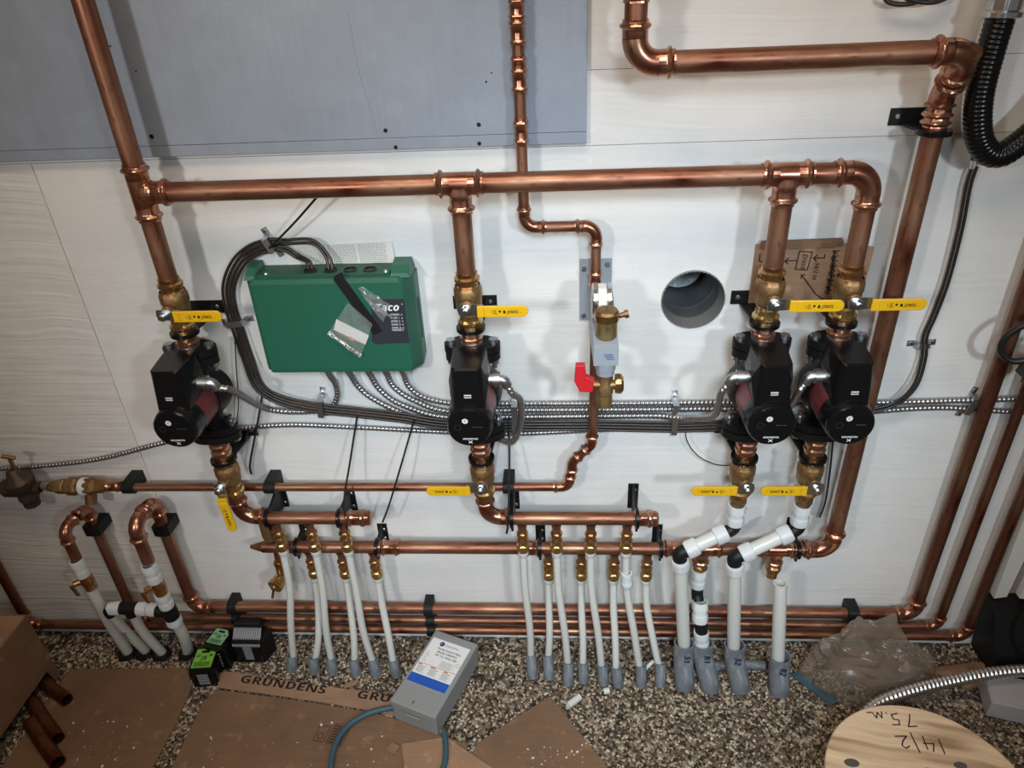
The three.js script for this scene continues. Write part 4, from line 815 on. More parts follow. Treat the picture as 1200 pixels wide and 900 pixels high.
// ---------------------------------------------------------------- cables
const cable = (name, label, geo, mat, cat = 'cable', group) => tag(mesh(name, geo, mat), label, cat, group);
const AR = .0062;
cable('armored_cable', 'metal armoured cable from the green box to the pump beside the brown wire loop', armored([[-.428, .7630, .040], [-.427, .74, .030], [-.424, .712, .016], [-.428, .680, .0115], [-.450, .655, .0115], [-.510, .648, .012], [-.560, .675, .040], gland(0).map((v, i) => v + [.02, -.012, -.012][i]), gland(0)], AR), M.armor);
cable('armored_cable', 'metal armoured cable from the green box to the pump between box and air vent', armored([[-.392, .7630, .040], [-.390, .735, .022], [-.381, .702, .012], [-.354, .673, .0115], [-.292, .636, .012], [-.227, .616, .0115], [-.165, .606, .013], [-.122, .598, .034], [-.092, .610, .062], [-.074, .665, .085], [-.070, .73, .11], gland(1).map((v, i) => v + [.008, -.016, 0][i]), gland(1)], AR), M.armor);
cable('armored_cable', 'metal armoured cable from the green box to the pump next to the vent hole', armored([[-.355, .7630, .040], [-.354, .735, .020], [-.342, .696, .011], [-.306, .663, .0115], [-.226, .633, .0115], [-.094, .632, .012], [.10, .633, .012], [.180, .6335, .0135], [.212, .640, .030], [.238, .655, .055], [.265, .69, .10], gland(2).map((v, i) => v + [-.010, -.02, 0][i]), gland(2)], AR), M.armor);
cable('armored_cable', 'metal armoured cable from the green box to the pump next to the tall riser', armored([[-.324, .7630, .040], [-.323, .735, .018], [-.314, .701, .011], [-.280, .672, .0115], [-.216, .646, .0115], [-.094, .647, .0115], [.15, .647, .0115], [.30, .647, .0115], [.375, .655, .03], [.392, .70, .09], gland(3).map((v, i) => v + [-.008, -.02, 0][i]), gland(3)], AR), M.armor);
cable('armored_cable', 'metal armoured cable from the green box level past all pumps and the tall riser', armored([[-.292, .7630, .040], [-.291, .734, .018], [-.285, .701, .011], [-.255, .676, .0112], [-.191, .662, .0112], [-.093, .662, .0112], [.10, .661, .0112], [.304, .661, .0112], [.566, .658, .0112], [.72, .661, .0112], [.90, .665, .0112], [1.2, .667, .0112]], AR), M.armor);
cable('armored_cable', 'long metal armoured cable rising from the pressure regulator and running under the pumps', armored([[-1.69, .50, .0105], [-1.4, .500, .0105], [-1.181, .510, .0105], [-1.065, .519, .0105], [-.948, .536, .0105], [-.808, .574, .0105], [-.694, .600, .0105], [-.551, .616, .0105], [-.40, .608, .0085], [-.229, .596, .0085], [-.095, .591, .0085], [.10, .600, .0085], [.326, .606, .0085], [.542, .634, .0105], [.692, .645, .0105], [.846, .634, .0105], [1.2, .62, .0105]], .0057), M.armor);
// wires of the loop
const W0 = [[-.444, .972], [-.464, .986], [-.489, .988], [-.525, .978], [-.557, .954], [-.582, .915], [-.589, .874], [-.586, .823], [-.582, .769], [-.570, .713], [-.535, .682], [-.472, .664], [-.390, .652], [-.308, .640], [-.227, .624]];
const W1 = [[-.094, .619], [.068, .618], [.228, .614], [.385, .622], [.52, .646], [.595, .663], [.625, .699], [.632, .752], [.624, .794], [.629, .835], [.634, .897], [.632, .985], [.626, 1.054], [.627, 1.086]];
function wire(k, label, long, port) {
  const o = [-.0099, -.0033, .0033, .0099][k], e = k % 2 ? -.0033 : .0033, head = port ? [[-.388 + e, .950, .034], [-.391 + e, .968, .027], [-.414, .986 - e * 0 - o, .018]] : [[-.423 + e, .950, .034], [-.427 + e, .961, .026]];
  const pts = [...head], all = long ? [...W0, ...W1] : [...W0, [-.094, .619], [.068, .618], [.228, .614], [.305, .617]];
  all.slice(port ? 1 : 0).forEach((p, i, a) => { const q = a[Math.min(i + 1, a.length - 1)], r = a[Math.max(i - 1, 0)], tx = q[0] - r[0], ty = q[1] - r[1], L = Math.hypot(tx, ty) || 1, far = 1; pts.push([p[0] - ty / L * o * far, p[1] + tx / L * o * far, p[1] < .72 ? .0225 : .014]); });
  cable('control_wire', label, sweep(pts, .0027, { n: 260, radial: 8 }), M.brown, 'wire', 'brown control wires looping out of the green box');
}
wire(0, 'brown control wire looping from the green box to the black flexible conduit', true, 1); wire(1, 'brown control wire looping from the green box to the black flexible conduit', true, 1);
wire(2, 'brown control wire looping from the green box and ending behind the level cables', false, 0); wire(3, 'brown control wire looping from the green box and ending behind the level cables', false, 0);
// straps
function cstrap(label, x, y, ang, span, h = .012) {
  const t = thing('cable_strap', label, 'cable strap', [x, y, 0]), q = new THREE.Quaternion().setFromAxisAngle(V(0, 0, 1), ang), o = [];
  const prof = [[-span - .014, 0], [-span - .002, 0], [-span + .002, h], [span - .002, h], [span + .002, 0], [span + .014, 0], [span + .014, .0018], [span + .003, .0018], [span - .001, h + .0018], [-span + .001, h + .0018], [-span - .003, .0018], [-span - .014, .0018]];
  const g = ext(prof, .011); g.rotateX(Math.PI / 2); g.translate(0, .0055, 0); place(g, [x, y, 0], q); mesh('band', g, M.zinc, t);
  for (const s of [-1, 1]) { const c = V(s * (span + .008), 0, .0018).applyQuaternion(q).add(V(x, y, 0)); mesh('screw', lathe([[0, .003], [.0035, .0026], [.0045, 0]], c, OUT, 10), M.steel, t); }
}
cstrap('zinc strap over the top of the brown wire loop', -.491, .988, -1.15, .014, .022);
cstrap('zinc strap across the brown wire loop beside the green box', -.588, .842, .12, .016, .020);
cstrap('zinc strap on cables below the green box', -.459, .664, 1.5, .019, .030);
cstrap('zinc strap on the level cables next to the pump between box and air vent', -.088, .634, 1.57, .034, .030);
cstrap('zinc strap on the level cables below the round vent hole', .212, .634, 1.57, .034, .030);
cstrap('zinc strap on the two level armoured cables past the tall riser', .744, .652, 1.3, .018, .020);
cstrap('small zinc strap on the two dark wires past the tall riser', .634, .776, .05, .010, .014);
// long zip ties
const ties = [
  ['long black zip tie tail sticking up from the strap over the wire loop', [[-.487, .988, .030], [-.43, 1.035, .045], [-.367, 1.092, .060]]],
  ['thin black zip tie tail hanging from the strap beside the green box', [[-.588, .828, .026], [-.600, .76, .030], [-.612, .69, .032], [-.632, .635, .022]]],
  ['black zip tie tail hanging from the brown wires in front of a pump cable', [[-.566, .700, .022], [-.590, .63, .030], [-.624, .54, .034], [-.630, .51, .03]]],
  ['black zip tie tail hanging from the cables onto the capped end of the three-outlet manifold', [[-.390, .648, .028], [-.412, .56, .050], [-.430, .48, .080], [-.428, .425, .098]]],
  ['black zip tie tail hanging from the cables between the two manifolds', [[-.281, .638, .026], [-.312, .55, .050], [-.345, .46, .060], [-.368, .405, .056]]],
  ['black zip tie tail hanging straight past the elbow of the four-outlet manifold', [[-.100, .640, .024], [-.100, .56, .06], [-.104, .46, .104], [-.109, .423, .108]]],
  ['thin black wire end curling below the cables under the vent hole', [[.236, .625, .020], [.238, .585, .022], [.262, .548, .024], [.30, .526, .024], [.340, .522, .02]]],
  ['black zip tie tail hanging behind the pump next to the tall riser', [[.508, .60, .024], [.514, .52, .030], [.519, .44, .030], [.517, .395, .026]]]];
ties.forEach(([l, p], i) => cable('zip_tie', l, sweep(p, i === 6 || i === 1 ? .0011 : .0021, { n: 24, radial: 6 }), M.tie, 'zip tie'));

// ---------------------------------------------------------------- flexible conduit and things beyond the riser
{
  const t = thing('flexible_conduit', 'thick black ribbed flexible conduit hanging in a bend from a steel connector', 'conduit', [.57, 1.3, .1]);
  const z = .06;
  mesh('hose', armored([[.589, 1.315, z], [.587, 1.254, z], [.588, 1.199, z], [.598, 1.153, z], [.613, 1.126, z], [.634, 1.114, z], [.655, 1.124, z], [.69, 1.165, z], [.73, 1.24, z - .01]], .0185, .0062, .075, 22), M.black, t);
  mesh('connector', lathe([[.020, -.002], [.024, 0], [.0245, .006], [.021, .009], [.021, .030], [.024, .034], [.024, .07]], [.589, 1.296, z], [.02, 1, 0], 24), M.steel, t);
  mesh('drop_conduit', cyl([.590, 1.36, z], [.592, 2.497, z], .018, 20), M.zinc, t);
  mesh('cable_end', cyl([.612, 1.106, .045], [.625, 1.088, .024], .004, 10), M.steel, t);
}
cable('cable_coil', 'loose loops of dark grey cable tied together high on the wall', sweep([[.445, 1.33, .02], [.452, 1.317, .022], [.475, 1.313, .024], [.50, 1.318, .024], [.525, 1.330, .024], [.535, 1.350, .024], [.50, 1.36, .02], [.46, 1.35, .02], [.455, 1.33, .026], [.49, 1.316, .028], [.52, 1.316, .028], [.54, 1.335, .02], [.52, 1.40, .012], [.50, 1.5, .008]], .0032, { n: 160, radial: 8 }), M.brown);
cable('power_cord', 'black power cord looping in front of the outer copper risers with a plug', sweep([[1.0, .86, .07], [.84, .872, .085], [.765, .856, .08], [.733, .830, .072], [.726, .800, .07], [.745, .779, .074], [.775, .786, .08], [.84, .83, .09], [1.0, .84, .09]], .0055, { n: 90, radial: 12 }), M.tie);
{
  const t = thing('plug', 'black two-pin plug hanging below the looped power cord', 'plug', [.78, .74, .07]);
  mesh('body', new ConvexGeometry([[.772, .748, .055], [.812, .748, .055], [.772, .748, .085], [.812, .748, .085], [.782, .79, .06], [.83, .80, .06], [.782, .79, .08], [.83, .80, .08]].map(P)), M.black, t);
  for (const x of [.782, .800]) mesh('pin', box(x - .003, x + .003, .732, .749, .066, .0675), M.steel, t);
}
{
  const t = thing('foam_board', 'white foam board leaning on the wall beside the last copper riser', 'board', [.96, 0, .02]);
  mesh('slab', ext([[.922, .165], [.945, .170], [.952, .43], [.914, .43]], .018, .001).translate(0, 0, .004), M.foam, t);
  mesh('slab_face', ext([[.955, .19], [1.04, .17], [1.05, .44], [.958, .44]], .014, .001).translate(0, 0, .03), M.foam, t);
  const u = thing('added_dark_block', 'dark block added for a dark area of floor and wall under the foam board', 'tray', [1.0, 0, .05]);  // added dark block standing in for a dark area of wall and floor
  mesh('block_body', new ConvexGeometry([[.925, 0, .005], [1.2, 0, .005], [.925, 0, .12], [1.2, 0, .12], [.915, .16, .003], [1.2, .16, .003], [.915, .15, .045], [1.2, .15, .06]].map(P)), M.blackMatte, u);
}
cable('armored_loop', 'thin armoured cable loop hanging in front of the added dark block', armored([[1.05, .26, .10], [.99, .235, .115], [.955, .19, .125], [.952, .14, .13], [.972, .10, .135], [1.0, .085, .14]], .005), M.armor);

// ---------------------------------------------------------------- things on the floor
function slab(pts, y0, th) { return extY(pts, y0, y0 + th); }
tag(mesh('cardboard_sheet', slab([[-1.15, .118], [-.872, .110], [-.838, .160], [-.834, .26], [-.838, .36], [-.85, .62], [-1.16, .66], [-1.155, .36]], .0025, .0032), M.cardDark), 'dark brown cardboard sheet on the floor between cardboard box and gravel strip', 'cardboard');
{
  const t = thing('cardboard_sheet', 'large brown cardboard sheet on the floor printed GRUNDENS along its torn edge', 'cardboard', [-.5, 0, .3]);
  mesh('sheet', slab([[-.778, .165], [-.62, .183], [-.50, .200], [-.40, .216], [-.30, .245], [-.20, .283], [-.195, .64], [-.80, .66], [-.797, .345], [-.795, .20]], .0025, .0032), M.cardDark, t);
  mesh('torn_flap', slab([[-.796, .118], [-.745, .121], [-.70, .128], [-.66, .139], [-.62, .140], [-.57, .149], [-.527, .153], [-.47, .161], [-.43, .163], [-.395, .172], [-.35, .195], [-.31, .235], [-.40, .213], [-.50, .197], [-.62, .180], [-.775, .161]], .006, .0026), M.cardPale, t);
  const q = new THREE.Quaternion().setFromEuler(new THREE.Euler(-Math.PI / 2, 0, -.125));
  print('print', .21, .026, 1024, 128, (x, w, h) => { x.clearRect(0, 0, w, h); x.fillStyle = '#17110d'; x.font = 'bold 128px sans-serif'; const k = (w - 12) / x.measureText('GRUNDENS').width; x.scale(k, 1); x.fillText('GRUNDENS', 6 / k, 112); }, t, [-.629, .0086, .150], q, .0006);
  print('print', .21, .026, 1024, 128, (x, w, h) => { x.clearRect(0, 0, w, h); x.fillStyle = '#17110d'; x.font = 'bold 128px sans-serif'; const k = (w - 12) / x.measureText('GRUNDENS').width; x.scale(k, 1); x.fillText('GRU', 6 / k, 112); }, t, [-.352, .0086, .184], q, .0006);
  print('print', .075, .05, 256, 170, (x, w, h) => { x.clearRect(0, 0, w, h); x.strokeStyle = x.fillStyle = '#2a1d14'; x.lineWidth = 4; x.strokeRect(8, 40, 80, 120); for (let k = 0; k < 7; k++) x.fillRect(120, 20 + k * 20, 100, 8); x.beginPath(); x.arc(48, 120, 22, 0, 7); x.stroke(); x.strokeRect(112, 8, 120, 150); }, t, [-.485, .0060, .265], new THREE.Quaternion().setFromEuler(new THREE.Euler(-Math.PI / 2, 0, -.2)), .0006);
}
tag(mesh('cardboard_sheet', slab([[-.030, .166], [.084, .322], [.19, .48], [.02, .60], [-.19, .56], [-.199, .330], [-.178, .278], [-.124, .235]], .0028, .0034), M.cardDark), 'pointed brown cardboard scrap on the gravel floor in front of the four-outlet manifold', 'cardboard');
tag(mesh('cardboard_sheet', slab([[-.335, .285], [-.245, .268], [-.13, .34], [-.16, .42], [-.30, .40]], .0066, .0026), M.card), 'small crumpled cardboard offcut on the large sheet below the grey control box', 'cardboard');
tag(mesh('cardboard_scrap', place(ext([[0, 0], [.03, .004], [.034, .018], [.022, .014], [.004, .012]], .002).rotateX(-Math.PI / 2), [-.49, .006, .158], new THREE.Quaternion().setFromEuler(new THREE.Euler(.1, .2, .05))), M.cardPale), 'tiny orange-brown torn cardboard bit beside the printed flap', 'cardboard');
tag(mesh('cardboard_scrap', place(ext([[0, 0], [.022, -.003], [.024, .016], [.004, .02]], .002).rotateX(-Math.PI / 2), [-.365, .0075, .300], new THREE.Quaternion().setFromEuler(new THREE.Euler(.06, -.3, .1))), M.card), 'small square cardboard bit inside the bend of the blue cable', 'cardboard');
{ // cardboard box with copper offcuts
  const t = thing('cardboard_box', 'open cardboard box, top flap toned lighter as if lit, beside the dark cardboard sheet', 'cardboard box', [-1.3, 0, .35]);
  const X = -1.168; mesh('side_panel', extX([[.128, .0], [.135, .200], [.62, .200], [.62, .045], [.152, .045], [.147, .004]], X - .004, X), M.cardDark, t);
  mesh('top_flap', box(-1.64, X - .001, .2005, .204, .135, .62), M.card, t);  // lighter card than the sides: light from above painted into the top
  mesh('back_panel', box(-1.64, X - .004, 0, .2, .128, .132), M.cardDark, t);
  mesh('end_panel', box(-1.644, -1.64, 0, .2, .128, .62), M.cardDark, t);
  [[-1.098, .208, .0135, -.115], [-1.063, .300, .0145, -.16], [-1.030, .352, .0155, -.16]].forEach(([x, z, r, dz], i) => { const y = r + .0065; tag(mesh('pipe_offcut', hollow([[x, y, z], [x - .06, y, z + dz * .28], [x - .115, y, z + dz * .55]], r, r - .0016, { n: 8, radial: 22 }), M.darkCopper), ['short dark copper offcut poking least far out of the cardboard box', 'dark copper offcut in the middle of three poking out of the cardboard box', 'thickest dark copper offcut poking farthest out of the cardboard box'][i], 'pipe'); });
}
// black modules with labels and the finned transformer
function module(name, label, cx, cz, w, d, h, turn, gcol, txt) {
  const t = thing(name, label, 'battery', [cx, 0, cz]), q = new THREE.Quaternion().setFromAxisAngle(V(0, 1, 0), turn), hw = w / 2, hd = d / 2;
  const at = g => place(g, [cx, 0, cz], q);
  mesh('case', at(new ConvexGeometry([[-hw + .003, 0, -hd], [hw - .003, 0, -hd], [-hw + .003, 0, hd], [hw - .003, 0, hd], [-hw, h * .8, -hd], [hw, h * .8, -hd], [-hw, h * .8, hd], [hw, h * .8, hd], [-hw + .003, h, -hd + .003], [hw - .014, h, -hd + .003], [hw - .003, h, -hd + .016], [-hw + .003, h, hd - .002], [hw - .003, h, hd - .002]].map(P))), M.black, t);
  const lab = ext([[-hw + .006, -hd + .006], [hw - .015, -hd + .006], [hw - .006, -hd + .017], [hw - .006, hd - .005], [-hw + .006, hd - .005]].map(([x, z]) => [x, -z]), .0006); lab.rotateX(-Math.PI / 2); lab.translate(0, h, 0); const lm = mesh('label', at(lab), std({ color: gcol, roughness: .5 }), t);
  const pr = new THREE.PlaneGeometry(w - .014, d - .016); pr.rotateX(-Math.PI / 2); pr.translate(0, h + .0011, .002);
  mesh('print', at(pr), std({ transparent: true, roughness: .5, side: THREE.FrontSide, map: canvasTex(256, 256, (x) => { x.clearRect(0, 0, 256, 256); x.fillStyle = '#0d140c'; x.fillRect(70, 4, 110, 40); x.font = 'bold 84px sans-serif'; x.textAlign = 'center'; x.fillText(txt, 128, 150); x.fillRect(16, 70, 60, 10); x.fillRect(16, 90, 50, 10); x.fillRect(196, 70, 34, 26); for (let k = 0; k < 5; k++) x.fillRect(20, 180 + k * 15, 214, 7); }) }), lm);
  for (let k = 0; k < 6; k++) mesh('fin', at(box(-.012, .012, h * .15 + k * h * .1, h * .15 + k * h * .1 + .0022, hd, hd + .0012)), M.greyPaint, t);
  for (const s of [-.4, 0, .4]) mesh('rib', at(box(hw - .002, hw + .0015, .004, h * .78, s * d - .004, s * d + .004, .001)), M.black, t);
}
module('battery_pack', 'black battery with bright green label at the corner of the cardboard sheet', -.811, .122, .056, .062, .058, .10, lin(.20, .50, .05), 'JB');
module('battery_pack', 'black battery with pale green and orange label against the finned transformer', -.788, .080, .050, .052, .080, -.22, lin(.24, .46, .24), 'IB');
{
  const t = thing('transformer', 'black finned transformer block standing on the floor beside the batteries', 'transformer', [-.725, 0, .068]);
  const x0 = -.760, x1 = -.690, z0 = .041, z1 = .090;
  mesh('case', box(x0, x1, .002, .074, z0, z1, .004), M.black, t);
  mesh('top_block', box(x0 + .002, x1 - .006, .074, .102, .041, .062, .004), M.blackMatte, t);
  for (let k = 0; k < 16; k++) { const x = x0 + .004 + k * .0041; mesh('fin', new ConvexGeometry([[x, .060, z1 - .004], [x + .0018, .060, z1 - .004], [x, .060, z1 + .002], [x + .0018, .060, z1 + .002], [x, .090, .062], [x + .0018, .090, .062], [x, .090, .066], [x + .0018, .090, .066], [x, .066, z1 + .001], [x + .0018, .066, z1 + .001]].map(P)), M.pvcPale, t); }
  for (let k = 0; k < 7; k++) mesh('ridge', box(-.735, -.715, .016 + k * .0062, .0185 + k * .0062, z1, z1 + .001), M.greyPaint, t);
  mesh('side_wing', new ConvexGeometry([[x1, .004, .043], [x1 + .012, .004, .05], [x1, .004, .085], [x1, .07, .043], [x1 + .012, .06, .05], [x1, .07, .085]].map(P)), M.blackMatte, t);
}
{ // grey pump control box lying on the floor
  const A = V(-.2615, 0, .268), B = V(-.3635, 0, .229), D = V(-.182, 0, .086), ex = B.clone().sub(A), ez = D.clone().sub(A), w = ex.length(), L = ez.length(), h = .064;
  const t = thing('pump_control_box', 'grey metal pump control box with white and blue label lying on the floor', 'control box', [(B.x + D.x) / 2, .006, (B.z + D.z) / 2]);
  const ux = ex.clone().normalize(), uz = V(0, 1, 0).cross(ux).normalize(); if (uz.dot(ez) < 0) uz.negate();
  const m = new THREE.Matrix4().makeBasis(ux.clone().negate(), V(0, 1, 0), uz.clone().negate()).setPosition(A.x + ex.x / 2 + uz.x * L / 2, .007, A.z + ex.z / 2 + uz.z * L / 2);
  const at = g => { g.applyMatrix4(m); return g; };
  mesh('base', at(box(-w / 2 + .002, w / 2 - .002, 0, h - .012, -L / 2 + .002, L / 2 - .002, .003)), M.ctrl, t);
  mesh('lid', at(new RoundedBoxGeometry(w, .022, L, 2, .004).translate(0, h - .011, 0)), M.ctrl, t);
  mesh('lid_lip', at(box(-.018, .018, h - .030, h - .022, L / 2, L / 2 + .003, .001)), M.ctrl, t);
  mesh('hasp_slot', at(box(-.006, -.0045, h - .0005, h + .001, L / 2 - .018, L / 2 - .011)), M.tie, t);
  const lb = mesh('label', at(box(-.047, .046, h, h + .0005, -L / 2 + .022, L / 2 - .056)), M.label, t);
  const g = new THREE.PlaneGeometry(.093, L - .078); g.rotateX(-Math.PI / 2); g.translate(-.0005, h + .0009, -.017);
  mesh('print', at(g), std({ roughness: .5, side: THREE.FrontSide, map: canvasTex(840, 1024, (x, W, H) => {
    x.fillStyle = '#e6e7e6'; x.fillRect(0, 0, W, H); x.fillStyle = '#1c55b4'; x.fillRect(0, 830, W, 194); x.fillStyle = '#24406e'; x.beginPath(); x.arc(250, 90, 52, 0, 7); x.fill(); x.fillStyle = '#7fa0c8'; x.fillRect(226, 70, 20, 40); x.fillStyle = '#2b3d58'; x.font = '72px sans-serif'; x.fillText('CentriPro', 320, 118);
    x.fillStyle = '#22242a'; x.font = 'bold 60px sans-serif'; x.textAlign = 'center'; x.fillText('Pump Control Box', 470, 216); x.fillText('Model CB05412', 460, 290); x.fillText('HP 1/2, Volts 230', 470, 364); x.textAlign = 'left';
    x.fillStyle = '#6a6c70'; for (let k = 0; k < 6; k++) { x.fillRect(30, 330 + k * 42, 60 + (k % 3) * 26, 7); x.fillRect(430, 430 + k * 26, 300 - (k % 2) * 60, 7); } x.strokeStyle = '#55585c'; x.lineWidth = 6; x.beginPath(); x.arc(780, 420, 36, 0, 7); x.stroke();
    x.fillStyle = '#c05030'; x.fillRect(10, 590, W - 20, 10); x.fillRect(20, 610, 90, 24); x.fillRect(300, 610, 110, 24); x.fillRect(590, 610, 90, 24); x.fillStyle = '#777'; for (let c = 0; c < 3; c++) for (let k = 0; k < 7; k++) x.fillRect(40 + c * 270, 650 + k * 22, 180 - (k % 3) * 24, 8);
  }) }), lb);
}
cable('blue_cable', 'dusty blue cable curling over the cardboard from under the grey control box', sweep([[-.352, .0155, .205], [-.385, .0155, .211], [-.420, .0155, .224], [-.452, .0155, .250], [-.468, .0155, .285], [-.468, .0155, .335], [-.44, .0155, .42], [-.35, .0155, .47], [-.27, .0165, .42], [-.241, .0165, .34], [-.241, .0155, .297], [-.249, .0155, .262]], .0060, { n: 120, radial: 12 }), M.blue);
// plastic bag
{
  const n = 90, mm = 54, pos = [], idx = [], c = [.664, .0, .098];
  for (let j = 0; j <= mm; j++) for (let i = 0; i < n; i++) {
    const th = i / n * Math.PI * 2, v = j / mm, ph = v * Math.PI / 2, cr = Math.cos(ph), sx = Math.cos(th), sz = Math.sin(th);
    const w = fbm(th / 6.283, v * .5 + .13, 6, 4) + .10 * (fbm(th / 6.283 + .3, v + .4, 20, 2) - .5), w2 = Math.abs(Math.sin(th * 3.5 + v * 5 + w * 8)) * .10, rad = (.86 + (w - .5) * .5 + w2) * (1 - .12 * v);
    const rx = .148 * (sx > 0 ? .92 : 1.0), rz = .088 * (sz > 0 ? .95 : .62);
    let y = .178 * Math.sin(ph) * (.78 + .5 * (w - .5) + .18 * Math.cos(th + 2.6)) + (v > .12 ? .012 * Math.sin(th * 5 + v * 9) * cr : 0); if (j === 0) y = .004;
    pos.push(c[0] + rx * Math.pow(cr, .62) * sx * rad + .02 * (v - .5) * -1, Math.max(.004, y), Math.max(.048, c[2] + rz * Math.pow(cr, .62) * sz * rad));
  }
  for (let j = 0; j < mm; j++) for (let i = 0; i < n; i++) { const a = j * n + i, b = j * n + (i + 1) % n; idx.push(a, a + n, b, b, a + n, b + n); }
  const g = new THREE.BufferGeometry(); g.setAttribute('position', new THREE.Float32BufferAttribute(pos, 3)); g.setIndex(idx); const f = toCreasedNormals(g, .5);
  const t = thing('plastic_bag', 'crumpled dusty clear plastic bag lying on the floor against the pipes', 'bag', c);
  mesh('film', f, M.bag, t);
  const p2 = []; for (let k = 0; k < 60; k++) { const a = rr(0, 6.28), e = rr(.2, 1.2); p2.push(V(c[0] + .105 * Math.cos(a) * Math.cos(e), .007 + .082 * Math.sin(e), Math.max(.056, c[2] + .056 * Math.sin(a) * Math.cos(e)))); }
  mesh('brown_contents', new ConvexGeometry(p2), M.cardDark, t);
  tag(mesh('blue_pack', ext([[.497, .100], [.515, .095], [.580, .165], [.56, .175]].map(([x, z]) => [x, -z]), .003).rotateX(-Math.PI / 2).translate(0, .004, 0), M.blue), 'flat blue and grey packaging strip under the edge of the plastic bag', 'packaging');
}
{ // spool
  const c = V(.632, 0, .424), R = .172;
  const t = thing('wire_spool', 'round plywood spool end with black handwriting lying on the floor', 'spool', [c.x, 0, c.z]);
  const rim = [[0, 0], [R - .002, 0], [R, .002], [R, .010], [R - .002, .012], [0, .012]];
  const top = lathe(rim, [c.x, .108, c.z], UPV, 72); { const p = top.attributes.position, u = top.attributes.uv; for (let i = 0; i < p.count; i++) u.setXY(i, p.getX(i) * 1 + p.getZ(i) * .25, p.getZ(i) - p.getX(i) * .2 + p.getY(i)); }
  const fl = mesh('top_flange', top, M.ply, t);
  mesh('drum', cyl([c.x, .012, c.z], [c.x, .108, c.z], .07, 36), M.cardDark, t);
  const bt = lathe(rim, [c.x, 0, c.z], UPV, 72); mesh('bottom_flange', bt, M.ply, t);
  const q = new THREE.Quaternion().setFromEuler(new THREE.Euler(-Math.PI / 2, 0, Math.PI - .12));
  print('print', .20, .11, 1024, 563, (x, w, h) => {
    x.clearRect(0, 0, w, h); x.strokeStyle = '#14100e'; x.lineWidth = 11; x.lineCap = x.lineJoin = 'round';
    const ln = (...p) => { x.beginPath(); p.forEach((q, i) => i ? x.lineTo(...q) : x.moveTo(...q)); x.stroke(); };
    ln([250, 60], [262, 205]); ln([345, 70], [318, 150], [412, 142]); ln([390, 84], [400, 215]); ln([470, 40], [500, 235]); ln([545, 95], [580, 66], [612, 92], [590, 140], [545, 195], [650, 178]);
    ln([420, 318], [500, 300], [470, 372], [452, 440]); ln([640, 300], [575, 310], [570, 362], [618, 362], [626, 410], [566, 432]); ln([668, 420], [672, 424]); ln([710, 430], [722, 360], [752, 420], [772, 352], [800, 410], [850, 400]);
  }, fl, [.640, .120, .302], q, .0008);
  for (const [x, z, r] of [[.515, .372, .013], [.643, .384, .010], [.703, .372, .011]]) mesh('knot', place(new THREE.CylinderGeometry(r, r * 1.05, .0008, 14).scale(1, 1, .6), [x, .1203, z]), M.knot, fl);
}
cable('aluminium_conduit', 'bright ribbed aluminium conduit rising from behind the plywood spool', armored([[.560, .014, .262], [.585, .040, .240], [.625, .068, .216], [.69, .082, .196], [.79, .085, .170], [.90, .090, .150], [1.02, .095, .145], [1.2, .10, .14]], .0128, .0092, .24, 16), M.alu, 'conduit');
{
  const t = thing('small_carton', 'small grey-brown carton on the gravel floor beyond the plywood spool', 'carton', [.95, 0, .16]);
  const q = new THREE.Quaternion().setFromAxisAngle(V(0, 1, 0), -.25); const at = g => place(g, [.945, 0, .165], q);
  mesh('body', at(box(-.07, .10, .004, .048, -.032, .045, .002)), M.cardGrey, t); mesh('flap', at(box(-.068, .098, .048, .0495, -.030, .043)), M.cardGrey, t);
}
for (const [a, b, r, l] of [[[.008, .0095, .190], [.034, .0095, .168], .0075, 'short white tube offcut on the gravel beside the pointed cardboard scrap'], [[.086, .0075, .152], [.098, .0075, .150], .0070, 'tiny white tube offcut on the gravel in front of the grey sleeves'], [[.176, .010, .10], [.200, .024, .085], .0045, 'thin grey tube offcut between two grey sleeves']]) tag(mesh('tube_offcut', hollow([a, P(a).lerp(P(b), .5), b], r, r * .8, { n: 6, radial: 16 }), M.pex), l, 'tube');
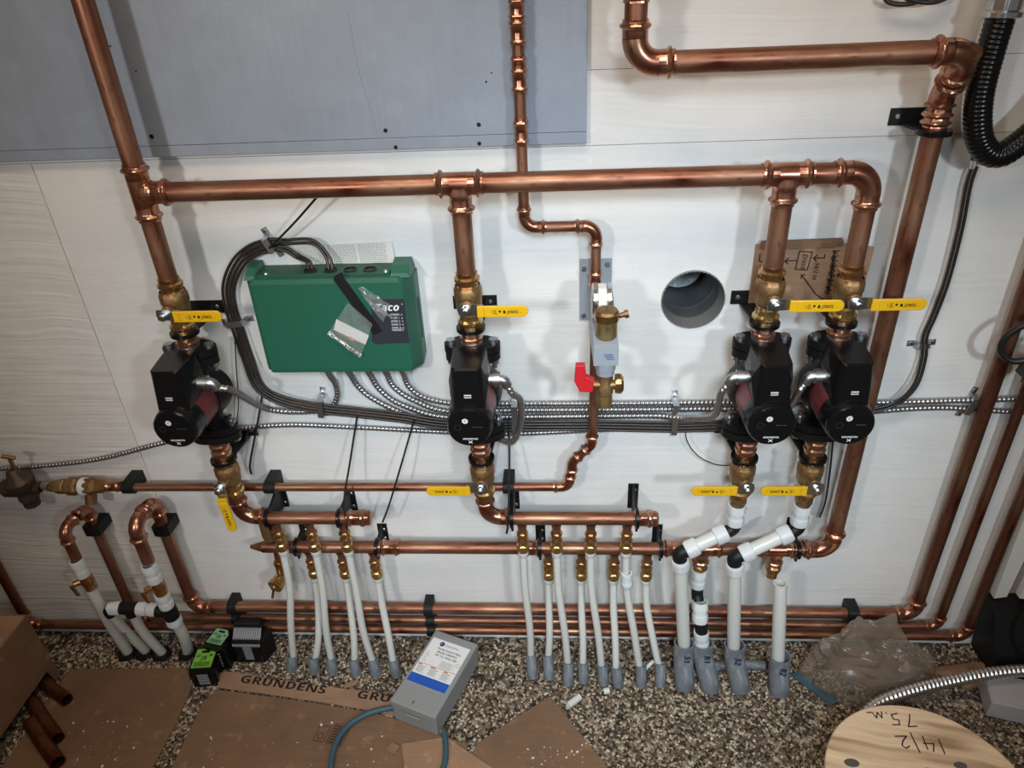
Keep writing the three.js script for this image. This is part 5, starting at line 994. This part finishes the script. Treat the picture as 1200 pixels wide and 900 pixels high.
tag(mesh('cardboard_sheet', slab([[.80, .078], [.905, .060], [.985, .062], [.972, .104], [.86, .128]], .0028, .0025), M.card), 'small flat cardboard piece on the floor below the elbows of the copper pipes', 'cardboard');
// crumbs lying on the cardboard
{
  const g = new THREE.IcosahedronGeometry(1, 0), N = 260, im = new THREE.InstancedMesh(g, M.white, N), m = new THREE.Matrix4();
  for (let i = 0; i < N; i++) { const a = i % 3, x = a === 0 ? rr(-1.10, -.87) : a === 1 ? rr(-.75, -.30) : rr(-.10, .05), z = a === 2 ? rr(.27, .45) : rr(.24, .50), q = rnd(), s = q * q * q * .0028 + .0007; m.compose(V(x, .0062 + s * .3, z), new THREE.Quaternion().setFromEuler(new THREE.Euler(rr(0, 6), rr(0, 6), rr(0, 6))), V(s * rr(.6, 1.8), s * .6, s)); im.setMatrixAt(i, m); }
  im.name = 'plaster_crumbs'; im.castShadow = im.receiveShadow = true; im.userData = { kind: 'stuff', label: 'tiny white crumbs scattered over the cardboard sheets', category: 'crumbs' }; scene.add(im);
}
// loose stone chips over the floor
{
  const g = new THREE.IcosahedronGeometry(1, 0), N = 60000, im = new THREE.InstancedMesh(g, M.stone, N), m = new THREE.Matrix4(), col = new THREE.Color(); let k = 0;
  for (let i = 0; i < N; i++) {
    const x = rr(-1.2, 1.25), z = rr(.012, .78), s = rr(.0018, .0042);
    m.compose(V(x, s * .10, z), new THREE.Quaternion().setFromEuler(new THREE.Euler(rr(0, 6), rr(0, 6), rr(0, 6))), V(s * rr(.7, 1.3), s * rr(.5, .9), s * rr(.7, 1.3))); im.setMatrixAt(k, m);
    const p = chipPal[Math.floor(rnd() * chipPal.length)]; col.setRGB(p[0] / 255, p[1] / 255, p[2] / 255, THREE.SRGBColorSpace); im.setColorAt(k, col); k++;
  }
  im.count = k; im.name = 'stone_chips'; im.castShadow = im.receiveShadow = true; im.userData = { kind: 'stuff', label: 'loose tan, cream and dark stone chips covering the floor', category: 'gravel' }; scene.add(im);
}

renderer.render(scene, camera);
